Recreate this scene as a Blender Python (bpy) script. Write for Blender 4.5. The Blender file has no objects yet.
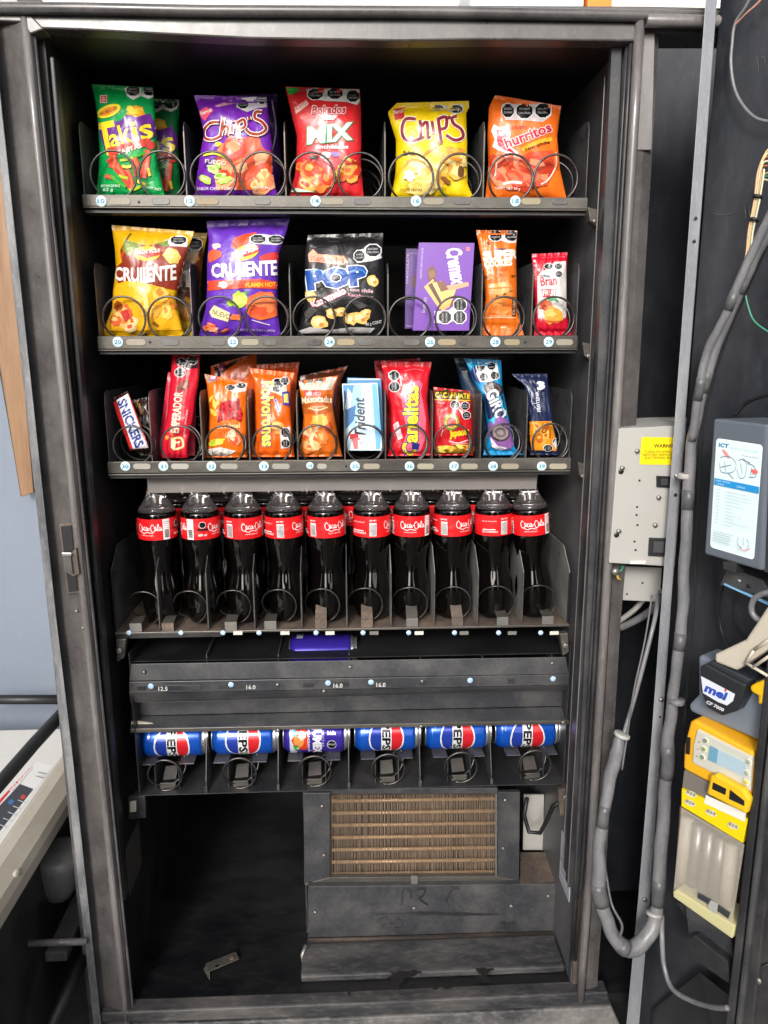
import bpy, bmesh, math, random
from mathutils import Vector, Matrix, noise
from mathutils.geometry import tessellate_polygon
C = bpy.context.scene
COL = C.collection
R = math.radians
rnd = random.Random(7)

# ---------------------------------------------------------------- camera
CAM = Vector((0.015, -1.21, 1.33))
PITCH, YAW, ROLL, F = R(12.2), R(2.6), R(0.12), 768.0
fwd = Vector((math.sin(YAW)*math.cos(PITCH), math.cos(YAW)*math.cos(PITCH), -math.sin(PITCH)))
rgt = fwd.cross(Vector((0, 0, 1))).normalized()
upv = rgt.cross(fwd).normalized()
rot = Matrix.Rotation(ROLL, 3, fwd)
rgt, upv = rot @ rgt, rot @ upv
cd = bpy.data.cameras.new('camera'); cam = bpy.data.objects.new('camera', cd); COL.objects.link(cam)
M3 = Matrix((rgt, upv, -fwd)).transposed()
cam.matrix_world = Matrix.Translation(CAM) @ M3.to_4x4()
cd.sensor_fit = 'HORIZONTAL'; cd.sensor_width = 36.0; cd.lens = 36.0; cd.clip_end = 500; cd.clip_start = 0.02
C.camera = cam

def ray(px, py):
    return fwd + rgt*((px-384)/F) + upv*((512-py)/F)
def P(px, py, Y):
    "point of the vertical plane y = Y measured in the photograph at pixel px, py"
    d = ray(px, py); return CAM + d*((Y-CAM.y)/d.y)
def PZ(px, py, Z):
    d = ray(px, py); return CAM + d*((Z-CAM.z)/d.z)
def PX(px, py, X):
    d = ray(px, py); return CAM + d*((X-CAM.x)/d.x)

# ---------------------------------------------------------------- colours and materials
def hx(s, k=1.0):
    s = s.lstrip('#'); o = []
    for i in (0, 2, 4):
        c = int(s[i:i+2], 16)/255
        o.append((c/12.92 if c <= .04045 else ((c+.055)/1.055)**2.4)*k)
    return tuple(o)
MATS = {}
def nodes(name):
    m = bpy.data.materials.new(name); m.use_nodes = True
    nt = m.node_tree; b = nt.nodes['Principled BSDF']; MATS[name] = m
    return m, nt, b
def N(nt, t, **kw):
    n = nt.nodes.new(t)
    for k, v in kw.items():
        if k.startswith('_'): setattr(n, k[1:], v)
        else: n.inputs[k.replace('__', ' ')].default_value = v
    return n
def ramp(nt, fac, stops):
    r = nt.nodes.new('ShaderNodeValToRGB'); e = r.color_ramp.elements
    while len(e) < len(stops): e.new(0.5)
    for i, (p, c) in enumerate(stops):
        e[i].position = p; e[i].color = (*c, 1) if len(c) == 3 else c
    nt.links.new(fac, r.inputs['Fac']); return r
def metalpaint(name, base, dust, amt=.5, rough=.4, metallic=0., scale=6, bump=.15, stretch=(1, 1, 1), spec=.5):
    "painted or bare sheet metal with dust, rubbed patches and fine scratches"
    m, nt, b = nodes(name)
    tc = nt.nodes.new('ShaderNodeTexCoord')
    mp = nt.nodes.new('ShaderNodeMapping'); mp.inputs['Scale'].default_value = stretch
    nt.links.new(tc.outputs['Object'], mp.inputs['Vector'])
    n1 = N(nt, 'ShaderNodeTexNoise', Scale=scale, Detail=8, Roughness=.65); nt.links.new(mp.outputs[0], n1.inputs['Vector'])
    n2 = N(nt, 'ShaderNodeTexNoise', Scale=scale*14, Detail=6, Roughness=.7); nt.links.new(mp.outputs[0], n2.inputs['Vector'])
    r1 = ramp(nt, n1.outputs['Fac'], [(.42, (0, 0, 0)), (.72, (amt, amt, amt))])
    r2 = ramp(nt, n2.outputs['Fac'], [(.5, (0, 0, 0)), (.75, (amt*.6,)*3)])
    ad = nt.nodes.new('ShaderNodeMath'); ad.operation = 'ADD'; ad.use_clamp = True
    nt.links.new(r1.outputs[0], ad.inputs[0]); nt.links.new(r2.outputs[0], ad.inputs[1])
    mx = nt.nodes.new('ShaderNodeMix'); mx.data_type = 'RGBA'
    nt.links.new(ad.outputs[0], mx.inputs['Factor']); mx.inputs['A'].default_value = (*base, 1); mx.inputs['B'].default_value = (*dust, 1)
    nt.links.new(mx.outputs['Result'], b.inputs['Base Color'])
    rr = ramp(nt, n1.outputs['Fac'], [(.3, (rough*.75,)*3), (.75, (min(1, rough*1.5),)*3)])
    nt.links.new(rr.outputs[0], b.inputs['Roughness'])
    b.inputs['Metallic'].default_value = metallic; b.inputs['Specular IOR Level'].default_value = spec
    bp = N(nt, 'ShaderNodeBump', Strength=bump, Distance=.002); nt.links.new(n1.outputs['Fac'], bp.inputs['Height'])
    nt.links.new(bp.outputs[0], b.inputs['Normal'])
    return m
def printed(name, rough=.3, bump=.0, bscale=60, spec=.5, coat=0., metallic=0.):
    m, nt, b = nodes(name)
    a = nt.nodes.new('ShaderNodeVertexColor'); a.layer_name = 'Col'
    nt.links.new(a.outputs['Color'], b.inputs['Base Color'])
    b.inputs['Roughness'].default_value = rough; b.inputs['Specular IOR Level'].default_value = spec
    b.inputs['Coat Weight'].default_value = coat; b.inputs['Coat Roughness'].default_value = .16
    b.inputs['Metallic'].default_value = metallic
    if bump:
        tc = nt.nodes.new('ShaderNodeTexCoord')
        n1 = N(nt, 'ShaderNodeTexNoise', Scale=bscale, Detail=3, Roughness=.5, Distortion=.8); nt.links.new(tc.outputs['Object'], n1.inputs['Vector'])
        bp = N(nt, 'ShaderNodeBump', Strength=bump, Distance=.004); nt.links.new(n1.outputs['Fac'], bp.inputs['Height'])
        nt.links.new(bp.outputs[0], b.inputs['Normal'])
    return m
printed('print_film', .33, .8, 34, .55, coat=.2)
printed('print_paper', .45)
printed('print_box', .32, coat=.3)
printed('print_can', .22, metallic=.35, coat=.6)
printed('plastic', .4)
metalpaint('black_liner', (.010, .010, .012), (.035, .033, .033), .5, .42)
metalpaint('black_metal', (.022, .022, .025), (.10, .095, .09), .45, .38, scale=9)
metalpaint('grey_black', (.036, .038, .044), (.15, .14, .13), .45, .38, scale=13)
metalpaint('frame_paint', (.066, .061, .060), (.21, .195, .185), .5, .30, scale=13, stretch=(1, 1, .8), spec=.7)
metalpaint('frame_shine', (.12, .11, .107), (.30, .28, .27), .6, .26, scale=6, stretch=(3, 3, .5), spec=.8)
metalpaint('rusty', (.07, .056, .048), (.24, .17, .12), .8, .6, scale=12)
metalpaint('steel', (.34, .33, .31), (.20, .17, .14), .6, .38, metallic=.7, scale=14)
metalpaint('rail_metal', (.095, .088, .078), (.20, .185, .16), .6, .36, metallic=.5, scale=18, stretch=(.5, 1, 1))
metalpaint('divider_metal', (.05, .05, .055), (.16, .155, .16), .5, .3, scale=20, spec=.7)
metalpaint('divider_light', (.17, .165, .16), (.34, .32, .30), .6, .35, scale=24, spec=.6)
metalpaint('coil_steel', (.065, .062, .06), (.15, .145, .14), .6, .3, metallic=.8, scale=40)
metalpaint('liner_lit_worn', (.085, .085, .092), (.20, .19, .19), .6, .4, scale=7, stretch=(1, 1, .5))  # paler worn liner, with the light on the right wall put into its colour
metalpaint('flange_paint', (.10, .103, .11), (.34, .34, .34), .8, .4, scale=12, stretch=(2, 2, .5))
metalpaint('strip_paint', (.21, .22, .245), (.42, .42, .42), .6, .4, scale=14, stretch=(2, 2, .5))
metalpaint('door_panel', (.014, .016, .022), (.065, .065, .072), .6, .33, scale=5, stretch=(1, 1, .4))
metalpaint('box_grey', (.43, .42, .395), (.36, .34, .30), .35, .45, scale=8)
metalpaint('beige', (.56, .51, .42), (.42, .36, .27), .5, .4, scale=6)
metalpaint('tape', (.09, .09, .095), (.16, .16, .16), .6, .35, scale=30, bump=.6)
metalpaint('conduit', (.15, .15, .16), (.30, .295, .30), .7, .33, scale=22, bump=.6, stretch=(1, 1, .35), spec=.6)
metalpaint('wall_paint', (.20, .235, .295), (.27, .30, .36), .4, .7, scale=3, bump=.5)
metalpaint('wood', (.30, .17, .085), (.16, .085, .05), .6, .5, scale=12, stretch=(6, 6, .6))
metalpaint('concrete', (.13, .125, .12), (.07, .068, .065), .7, .85, scale=3, bump=.4)
metalpaint('pale_wall', (.72, .70, .66), (.6, .57, .52), .4, .7, scale=3)
metalpaint('fin_brass', (.58, .44, .31), (.20, .12, .08), .8, .35, metallic=.6, scale=30, stretch=(4, 1, 1))
metalpaint('copper', (.62, .42, .25), (.35, .23, .14), .5, .5, metallic=.3, scale=20)
metalpaint('worn_ledge', (.03, .032, .037), (.20, .18, .165), .75, .4, scale=9, bump=.3, stretch=(.35, 1, 1.5))
metalpaint('pan_metal', (.006, .0065, .008), (.05, .047, .047), .4, .4, scale=5, bump=.2, stretch=(.5, 1, 1))
metalpaint('floor_metal', (.045, .047, .052), (.34, .32, .30), .8, .4, scale=7, stretch=(.6, 1, 1), bump=.3)
metalpaint('alu', (.62, .63, .65), (.42, .42, .42), .3, .25, metallic=.9, scale=20)
metalpaint('reflection_blocker', (.025, .024, .024), (.05, .048, .046), .5, .8, scale=2)
m, nt, b = nodes('cola'); b.inputs['Base Color'].default_value = (.002, .0013, .0012, 1); b.inputs['Roughness'].default_value = .06
b.inputs['Specular IOR Level'].default_value = .6; b.inputs['Coat Weight'].default_value = .0; b.inputs['Coat Roughness'].default_value = .03
m, nt, b = nodes('pet'); b.inputs['Base Color'].default_value = (.26, .23, .23, 1); b.inputs['Roughness'].default_value = .1
b.inputs['Alpha'].default_value = .30
b.inputs['Alpha'].default_value = 1; b.inputs['Base Color'].default_value = (.30, .27, .27, 1)
tr_ = nt.nodes.new('ShaderNodeBsdfTransparent'); tr_.inputs['Color'].default_value = (.86, .84, .84, 1)
gl_ = nt.nodes.new('ShaderNodeBsdfGlossy'); gl_.inputs['Roughness'].default_value = .06; gl_.inputs['Color'].default_value = (.9, .9, .9, 1)
lw_ = nt.nodes.new('ShaderNodeLayerWeight'); lw_.inputs['Blend'].default_value = .32
m1_ = nt.nodes.new('ShaderNodeMixShader'); m2_ = nt.nodes.new('ShaderNodeMixShader'); m2_.inputs[0].default_value = .10
nt.links.new(lw_.outputs['Fresnel'], m1_.inputs[0]); nt.links.new(tr_.outputs[0], m1_.inputs[1]); nt.links.new(gl_.outputs[0], m1_.inputs[2])
nt.links.new(m1_.outputs[0], m2_.inputs[1]); nt.links.new(b.outputs[0], m2_.inputs[2]); nt.links.new(m2_.outputs[0], nt.nodes['Material Output'].inputs['Surface'])
m, nt, b = nodes('clear_sheet'); b.inputs['Base Color'].default_value = (.30, .275, .26, 1); b.inputs['Roughness'].default_value = .25
b.inputs['Alpha'].default_value = .60
m, nt, b = nodes('clear_cover'); b.inputs['Base Color'].default_value = (.70, .64, .55, 1); b.inputs['Roughness'].default_value = .2
b.inputs['Alpha'].default_value = .25
m, nt, b = nodes('rubber'); b.inputs['Base Color'].default_value = (.012, .012, .013, 1); b.inputs['Roughness'].default_value = .45

# ---------------------------------------------------------------- mesh builder
class MB:
    def __init__(s): s.v, s.f, s.c, s.m, s.s, s.mn = [], [], [], [], [], []
    def add(s, vs, fs, mat, col=(.8, .8, .8), smooth=False):
        o = len(s.v); s.v += [tuple(v) for v in vs]
        if mat not in s.mn: s.mn.append(mat)
        k = s.mn.index(mat)
        for f in fs:
            s.f.append([i+o for i in f]); s.c.append(col); s.m.append(k); s.s.append(smooth)
    def hexa(s, a, b, mat, col=(.8, .8, .8)):
        "two corresponding loops joined into a closed solid"
        n = len(a); vs = list(a)+list(b)
        fs = [list(range(n))[::-1], [i+n for i in range(n)]]
        for i in range(n): j = (i+1) % n; fs.append([i, j, j+n, i+n])
        s.add(vs, fs, mat, col)
    def box(s, lo, hi, mat, col=(.8, .8, .8)):
        x0, y0, z0 = lo; x1, y1, z1 = hi
        s.hexa([(x0, y0, z0), (x1, y0, z0), (x1, y1, z0), (x0, y1, z0)], [(x0, y0, z1), (x1, y0, z1), (x1, y1, z1), (x0, y1, z1)], mat, col)
    def prism(s, pts, ext, mat, col=(.8, .8, .8)):
        e = Vector(ext); pts = [Vector(p) for p in pts]
        s.hexa(pts, [p+e for p in pts], mat, col)
    def pxprism(s, pp, Y, depth, mat, col=(.8, .8, .8)):
        s.prism([P(x, y, Y) for x, y in pp], (0, depth, 0), mat, col)
    def tube(s, pts, r, mat, col=(.8, .8, .8), n=10, cap=True):
        pts = [Vector(p) for p in pts]; rs = r if isinstance(r, (list, tuple)) else [r]*len(pts)
        t = (pts[1]-pts[0]).normalized(); a = t.orthogonal().normalized(); vs = []; L = len(pts)
        for i, p in enumerate(pts):
            q = pts[min(i+1, L-1)]-pts[max(i-1, 0)]
            if q.length > 1e-9: t = q.normalized()
            a = (a - t*a.dot(t)).normalized(); b = t.cross(a)
            for k in range(n):
                w = 2*math.pi*k/n; vs.append(p+(a*math.cos(w)+b*math.sin(w))*rs[i])
        fs = [[i*n+k, i*n+(k+1) % n, (i+1)*n+(k+1) % n, (i+1)*n+k] for i in range(L-1) for k in range(n)]
        if cap: fs += [list(range(n))[::-1], [(L-1)*n+k for k in range(n)]]
        s.add(vs, fs, mat, col, True)
    def lathe(s, prof, mat, col=(.8, .8, .8), n=32, o=(0, 0, 0), ax=(0, 0, 1)):
        "prof = list of (radius, height) along ax"
        ax = Vector(ax).normalized(); a = ax.orthogonal().normalized(); b = ax.cross(a); o = Vector(o); vs = []
        for r, h in prof:
            for k in range(n):
                w = 2*math.pi*k/n; vs.append(o+ax*h+(a*math.cos(w)+b*math.sin(w))*r)
        L = len(prof); fs = [[i*n+k, i*n+(k+1) % n, (i+1)*n+(k+1) % n, (i+1)*n+k] for i in range(L-1) for k in range(n)]
        fs += [list(range(n))[::-1], [(L-1)*n+k for k in range(n)]]
        s.add(vs, fs, mat, col, True)
    def disc(s, c, r, nrm, mat, col=(.8, .8, .8), th=.001, n=20):
        nrm = Vector(nrm).normalized(); s.lathe([(r, 0), (r, th*.7), (r*.93, th)], mat, col, n, c, nrm)
    def build(s, name, parent=None, bevel=0, origin=None, **props):
        me = bpy.data.meshes.new(name); o = bpy.data.objects.new(name, me); COL.objects.link(o)
        org = Vector(origin) if origin else Vector((0, 0, 0))
        me.from_pydata([tuple(Vector(v)-org) for v in s.v], [], s.f)
        for k in s.mn: me.materials.append(MATS[k])
        me.polygons.foreach_set('material_index', s.m); me.polygons.foreach_set('use_smooth', s.s)
        at = me.color_attributes.new('Col', 'FLOAT_COLOR', 'CORNER')
        buf = []
        for f, c in zip(s.f, s.c): buf += [c[0], c[1], c[2], 1.0]*len(f)
        at.data.foreach_set('color', buf)
        if not s.nofix:
            bm = bmesh.new(); bm.from_mesh(me); bmesh.ops.recalc_face_normals(bm, faces=bm.faces); bm.to_mesh(me); bm.free()
        me.update(); o.location = org
        if parent: o.parent = parent
        if parent and parent.type == 'EMPTY' or parent: 
            o.location = org - world_loc(parent)
        if bevel:
            b = o.modifiers.new('bevel', 'BEVEL'); b.width = bevel; b.segments = 2; b.limit_method = 'ANGLE'; b.angle_limit = R(50)
        for k, v in props.items(): o[k] = v
        return o
    nofix = False
def world_loc(o):
    v = Vector(o.location)
    while o.parent: o = o.parent; v += Vector(o.location)
    return v
def thing(name, label, cat, loc=(0, 0, 0), group=None):
    o = bpy.data.objects.new(name, None); COL.objects.link(o); o.location = loc; o.empty_display_size = .05
    o['label'] = label; o['category'] = cat
    if group: o['group'] = group
    return o
def tag(o, label, cat, group=None):
    o['label'] = label; o['category'] = cat
    if group: o['group'] = group
    return o

# ---------------------------------------------------------------- printed shapes laid on a surface
_tc = {}
def text_mesh(s, off=0.0):
    k = (s, off)
    if k not in _tc:
        cu = bpy.data.curves.new('t', 'FONT'); cu.body = s; cu.offset = off; cu.resolution_u = 2; cu.size = 1
        ob = bpy.data.objects.new('t', cu); me = bpy.data.meshes.new_from_object(ob)
        v = [(p.co.x, p.co.y) for p in me.vertices]; f = [list(p.vertices) for p in me.polygons]
        if not v: v, f = [(0, 0), (1, 0), (0, 1)], [[0, 1, 2]]
        _tc[k] = (v, f); bpy.data.objects.remove(ob); bpy.data.curves.remove(cu); bpy.data.meshes.remove(me)
    return _tc[k]
class Ink:
    "prints 2D shapes on a surface; pt(a, b, off) gives the 3D point"
    def __init__(s, mb, pt, grid=1.5, mat='print_film', base=.0007, step=.00005, yup=False):
        s.mb, s.pt, s.g, s.mat, s.base, s.step, s.n, s.yup = mb, pt, grid, mat, base, step, 0, yup
    def raw(s, vs, fs, col):
        if isinstance(col, str): col = hx(col)
        if s.g:
            bm = bmesh.new(); bv = [bm.verts.new((x, y, 0)) for x, y in vs]
            for f in fs:
                try: bm.faces.new([bv[i] for i in f])
                except ValueError: pass
            for ax in (0, 1):
                lo = min(v[ax] for v in vs); hi = max(v[ax] for v in vs)
                k = math.floor(lo/s.g)+1
                while k*s.g < hi:
                    co = [0, 0, 0]; co[ax] = k*s.g; no = [0, 0, 0]; no[ax] = 1
                    bmesh.ops.bisect_plane(bm, geom=bm.verts[:]+bm.edges[:]+bm.faces[:], plane_co=co, plane_no=no); k += 1
            bm.verts.index_update()
            vs = [(v.co.x, v.co.y) for v in bm.verts]; fs = [[v.index for v in f.verts] for f in bm.faces]; bm.free()
        off = s.base + s.step*s.n; s.n += 1
        s.mb.add([s.pt(x, y, off) for x, y in vs], fs, s.mat, col, True)
    def poly(s, pts, col):
        t = tessellate_polygon([[Vector((x, y, 0)) for x, y in pts]])
        s.raw(pts, [list(f) for f in t], col)
    def ell(s, cx, cy, rx, ry, col, rot=0, n=22):
        c, q = math.cos(R(rot)), math.sin(R(rot)); pts = []
        for k in range(n):
            x, y = rx*math.cos(2*math.pi*k/n), ry*math.sin(2*math.pi*k/n); pts.append((cx+x*c-y*q, cy+x*q+y*c))
        s.raw(pts, [list(range(n))], col)
    def blob(s, cx, cy, rx, ry, col, seed=0, n=16, amp=.25, rot=0):
        q = random.Random(seed); pts = []; c, d = math.cos(R(rot)), math.sin(R(rot))
        for k in range(n):
            a = 2*math.pi*k/n; m = 1+amp*(q.random()-.5)*2; x, y = rx*m*math.cos(a), ry*m*math.sin(a); pts.append((cx+x*c-y*d, cy+x*d+y*c))
        s.poly(pts, col)
    def rect(s, x0, y0, x1, y1, col): s.raw([(x0, y0), (x1, y0), (x1, y1), (x0, y1)], [[0, 1, 2, 3]], col)
    def stroke(s, pts, w, col, smooth=True):
        if smooth and len(pts) > 2:
            o = []
            for i in range(len(pts)-1):
                p0, p1, p2, p3 = pts[max(i-1, 0)], pts[i], pts[i+1], pts[min(i+2, len(pts)-1)]
                for k in range(4):
                    t = k/4; o.append(tuple(.5*((2*p1[j])+(-p0[j]+p2[j])*t+(2*p0[j]-5*p1[j]+4*p2[j]-p3[j])*t*t+(-p0[j]+3*p1[j]-3*p2[j]+p3[j])*t**3) for j in (0, 1)))
            pts = o+[pts[-1]]
        L = len(pts); vs = []; ws = w if isinstance(w, (list, tuple)) else None
        for i, p in enumerate(pts):
            a, b = pts[max(i-1, 0)], pts[min(i+1, L-1)]; dx, dy = b[0]-a[0], b[1]-a[1]; l = math.hypot(dx, dy) or 1
            if ws:
                t = i/(L-1)*(len(ws)-1); k = min(int(t), len(ws)-2); h = (ws[k]*(1-t+k)+ws[k+1]*(t-k))/2
            else: h = w/2
            vs += [(p[0]-dy/l*h, p[1]+dx/l*h), (p[0]+dy/l*h, p[1]-dx/l*h)]
        s.raw(vs, [[2*i, 2*i+1, 2*i+3, 2*i+2] for i in range(L-1)], col)
    def text(s, st, x0, y0, x1, y1, h, col, bold=.02, shear=0, edge=None, ew=.05, arc=0, taper=0):
        "baseline from (x0, y0) to (x1, y1), capital height h"
        v0, _ = text_mesh(st, 0.0); xs = [v[0] for v in v0]; mn, mx = min(xs), max(xs); W = max(mx-mn, .01)
        dx, dy = x1-x0, y1-y0; L = math.hypot(dx, dy) or 1; ux, uy = dx/L, dy/L
        vx, vy = (uy, -ux) if not s.yup else (-uy, ux)
        def lay(off, c):
            v, f = text_mesh(st, off); o = []
            for X, Y in v:
                t = (X-mn)/W; hh = Y/.70*h*(1+taper*(t-.5)); a = t*L+shear*hh; bb = hh+arc*(1-(2*t-1)**2)
                o.append((x0+ux*a+vx*bb, y0+uy*a+vy*bb))
            s.raw(o, f, c)
        if edge: lay(bold+ew, edge)
        lay(bold, col)
    def octo(s, cx, cy, r, lines=2, ry=None, rot=0):
        ry = ry or r
        def o8(k): return [(cx+r*k*math.cos(R(22.5+45*i)), cy+ry*k*math.sin(R(22.5+45*i))) for i in range(8)]
        s.raw(o8(1.2), [list(range(8))], '#e8e6e4'); s.raw(o8(1.04), [list(range(8))], '#101012')
        if r > 2.5:
            if rot:
                s.text('EXCESO', cx-r*.25, cy+ry*.7, cx-r*.25, cy-ry*.7, r*.28, '#d8d8d8', 0); s.text('CALORIAS', cx+r*.35, cy+ry*.75, cx+r*.35, cy-ry*.75, r*.28, '#d8d8d8', 0)
            else:
                s.text('EXCESO', cx-r*.6, cy-ry*.12, cx+r*.6, cy-ry*.12, ry*.3, '#d8d8d8', 0)
                s.text('CALORIAS', cx-r*.72, cy+ry*.42, cx+r*.72, cy+ry*.42, ry*.3, '#d8d8d8', 0)

def pl(poly, t):
    n = len(poly)-1
    # parameter by vertical order: equal arc steps
    ls = [math.hypot(poly[i+1][0]-poly[i][0], poly[i+1][1]-poly[i][1]) for i in range(n)]; T = sum(ls)*t
    for i in range(n):
        if T <= ls[i] or i == n-1:
            k = T/ls[i] if ls[i] else 0; return (poly[i][0]+(poly[i+1][0]-poly[i][0])*k, poly[i][1]+(poly[i+1][1]-poly[i][1])*k)
        T -= ls[i]
def snap_y(px, Y, z):
    lo, hi = -200, 1300
    for _ in range(40):
        m = (lo+hi)/2
        if P(px, m, Y).z > z: lo = m
        else: hi = m
    return lo
class Bag:
    "a filled film bag: left and right outlines from top to bottom, pillow thickness, crimped ends"
    def __init__(s, L, Rr, Y, thick=.02, lean=.0, crimp=(.07, .05), wr=1.0, seed=0, floor=None, twist=0, powr=(.5, .42), back=None, wav=1.0):
        s.L, s.R = [tuple(p) for p in L], [tuple(p) for p in Rr]
        if floor is not None:
            for q in (s.L, s.R):
                x, y = q[-1]; q[-1] = (x, snap_y(x, Y, floor+.001))
        s.Y, s.t, s.lean, s.cr, s.wr, s.seed, s.tw, s.pw, s.wav = Y, thick, lean, crimp, wr, seed*7.3, twist, powr, wav
        s.back = back if back is not None else thick
    def row(s, v): return pl(s.L, v), pl(s.R, v)
    def h(s, u, v):
        c0, c1 = s.cr; t = (v-c0)/(1-c0-c1)
        if t <= 0 or t >= 1: return 0, 0
        a = max(0, 4*u*(1-u))**s.pw[0]; b = (4*t*(1-t))**s.pw[1]
        return a*b, min(1, 6*t)*min(1, 6*(1-t))*min(1, 8*u)*min(1, 8*(1-u))
    def S(s, u, v, off=0, side=1):
        a, b = s.row(v); x, y = a[0]+(b[0]-a[0])*u, a[1]+(b[1]-a[1])*u
        k, e = s.h(u, v); w = 0
        if side > 0:
            w = noise.noise(Vector((u*3.2+s.seed, v*4.2, s.seed)))*.0042*e + noise.noise(Vector((u*7+s.seed, v*6, 3+s.seed)))*.0016*e
            q = math.exp(-((v-s.cr[0])/.13)**2); q2 = math.exp(-((1-s.cr[1]-v)/.10)**2)
            w += math.sin(u*24+6*noise.noise(Vector((u*2, s.seed, 1)))+v*9)*.0016*(q+q2)*min(1, 6*u, 6*(1-u))
            w *= s.wr
        wv = noise.noise(Vector((u*2.5+s.seed, v*1.2, 9)))*.003*s.wav
        dy = -(s.t if side > 0 else -s.back)*k - w*(1 if side > 0 else 0) + wv + s.lean*(1-v) + s.tw*(u-.5)
        return P(x, y, s.Y + dy - off*(1 if side > 0 else -1))
    def pt(s, x, y, off):
        lo, hi = 0.0, 1.0
        for _ in range(18):
            m = (lo+hi)/2; a, b = s.row(m)
            if (b[0]-a[0])*(y-a[1]) - (b[1]-a[1])*(x-a[0]) > 0: lo = m
            else: hi = m
        v = (lo+hi)/2; a, b = s.row(v); d = (b[0]-a[0])**2+(b[1]-a[1])**2
        u = ((x-a[0])*(b[0]-a[0])+(y-a[1])*(b[1]-a[1]))/d
        return s.S(min(.992, max(.008, u)), min(.997, max(.003, v)), off)
    def body(s, mb, col, nu=34, nv=44, mat='print_film', backcol=None):
        if isinstance(col, str): col = hx(col)
        for side in (1, -1):
            vs = [s.S(i/nu, j/nv, 0.00012, side) for j in range(nv+1) for i in range(nu+1)]
            fs = [[j*(nu+1)+i, j*(nu+1)+i+1, (j+1)*(nu+1)+i+1, (j+1)*(nu+1)+i] for j in range(nv) for i in range(nu)]
            mb.add(vs, fs, mat, backcol or col, True)
        # rim joins front and back
        rim = [(i/nu, 0) for i in range(nu+1)]+[(1, j/nv) for j in range(1, nv+1)]+[(i/nu, 1) for i in range(nu-1, -1, -1)]+[(0, j/nv) for j in range(nv-1, 0, -1)]
        n = len(rim); vs = [s.S(u, v, 0.00012, 1) for u, v in rim]+[s.S(u, v, 0.00012, -1) for u, v in rim]
        mb.add(vs, [[i, (i+1) % n, (i+1) % n+n, i+n] for i in range(n)], mat, col, True)
# ---------------------------------------------------------------- setting
YF = 0.10
XL, XR = P(66, 346, 0).x, P(612, 346, 0).x
ZT = P(330, 37, 0).z; ZB = P(350, 999, 0.0).z
m_ = MB(); m_.add([(-30, -30, 0), (30, -30, 0), (30, 30, 0), (-30, 30, 0)], [[0, 1, 2, 3]], 'concrete')
o = m_.build('ground'); o['kind'] = 'structure'
m_ = MB(); m_.box((-4, .62, .0), (-.60, .74, 1.70), 'wall_paint')
wl = m_.build('wall', bevel=.002); tag(wl, 'blue grey painted wall seen left of the black vending cabinet', 'wall')
m_ = MB(); m_.box((-3, .96, 0), (3.5, 1.08, 3.2), 'pale_wall')
o = m_.build('wall'); tag(o, 'cream wall showing as a thin strip above the top edge of the cabinet', 'wall')
m_ = MB(); m_.pxprism([(-40, 120), (3, 120), (33.5, 493), (21, 497)], .56, .03, 'wood'); 
m_.pxprism([(-44, 120), (-42, 120), (20.4, 497), (14.5, 380)], .575, .03, 'rusty')
o = m_.build('wooden_trim', bevel=.002); tag(o, 'orange brown wooden board leaning on the blue grey wall at the left edge', 'wooden board')

# ---------------------------------------------------------------- vending machine cabinet
VM = thing('vending_machine', 'open black snack and drink vending cabinet with six shelf trays and worn grey frame', 'vending machine', (0, .35, 0))
def part(name, mb, bevel=0, parent=None, **kw): return mb.build(name, parent or VM, bevel, **kw)
# liner: walls, back, ceiling
m_ = MB(); m_.box((XL-.03, .022, ZB-.02), (XL, .74, ZT+.05), 'black_liner'); part('side_wall', m_)
m_ = MB(); m_.box((XR, .022, ZB-.02), (XR+.03, .74, ZT+.05), 'liner_lit_worn'); sw = part('side_wall', m_)
m_ = MB()
m_.box((XR-.012, .028, .34), (XR-.001, .05, ZT-.01), 'black_metal'); m_.box((XR-.007, .054, .34), (XR-.001, .082, ZT-.02), 'grey_black'); m_.box((XR-.0145, .026, .34), (XR-.0125, .029, ZT-.01), 'frame_shine'); m_.box((XR-.0095, .0805, .34), (XR-.0075, .083, ZT-.02), 'frame_shine')
part('shelf_rail', m_, .002)
m_ = MB(); m_.box((XL+.001, .03, .34), (XL+.008, .052, ZT-.02), 'black_metal'); part('shelf_rail', m_, .002)
m_ = MB(); m_.box((XL-.03, .742, ZB-.02), (XR+.03, .76, ZT+.05), 'black_liner'); part('back_wall', m_)
m_ = MB(); m_.box((XL+.001, .02, ZT+.004), (XR-.001, .738, ZT+.03), 'black_liner'); part('ceiling_panel', m_)
# outer skin
m_ = MB(); m_.box((P(13, 346, 0).x-.0, .03, 0.04), (XL-.034, .80, ZT+.055), 'frame_paint'); part('outer_side', m_, .003)
# left stile: flange, dished face, rolled edge, gasket
def sect(loop_top, loop_bot, mat, name, bevel=0, col=(.8,)*3):
    m = MB(); m.hexa([P(x, y, Y) for x, y, Y in loop_top], [P(x, y, Y) for x, y, Y in loop_bot], mat, col); return part(name, m, bevel)
def rail(name, mat, spans, bevel=.0015):
    "vertical frame member: px spans (y, x0, x1) down the face between depths"
    pass
def stile(segs, ys, mat, name, bevel=0):
    "segs: function y -> list of (x, Y) outline points, lofted down the given rows"
    m = MB(); rows = [[P(x, y, Y) for x, Y in segs(y)] for y in ys]; n = len(rows[0]); vs = [p for r in rows for p in r]
    fs = [[i*n+k, i*n+(k+1) % n, (i+1)*n+(k+1) % n, (i+1)*n+k] for i in range(len(ys)-1) for k in range(n)]
    fs += [list(range(n))[::-1], [(len(ys)-1)*n+k for k in range(n)]]
    m.add(vs, fs, mat, smooth=False); return part(name, m, bevel)
fl = lambda y: 9+.107*(y-250)+(1.5 if y > 700 else 0)
gi = lambda y: 26+.1015*(y-21)
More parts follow.
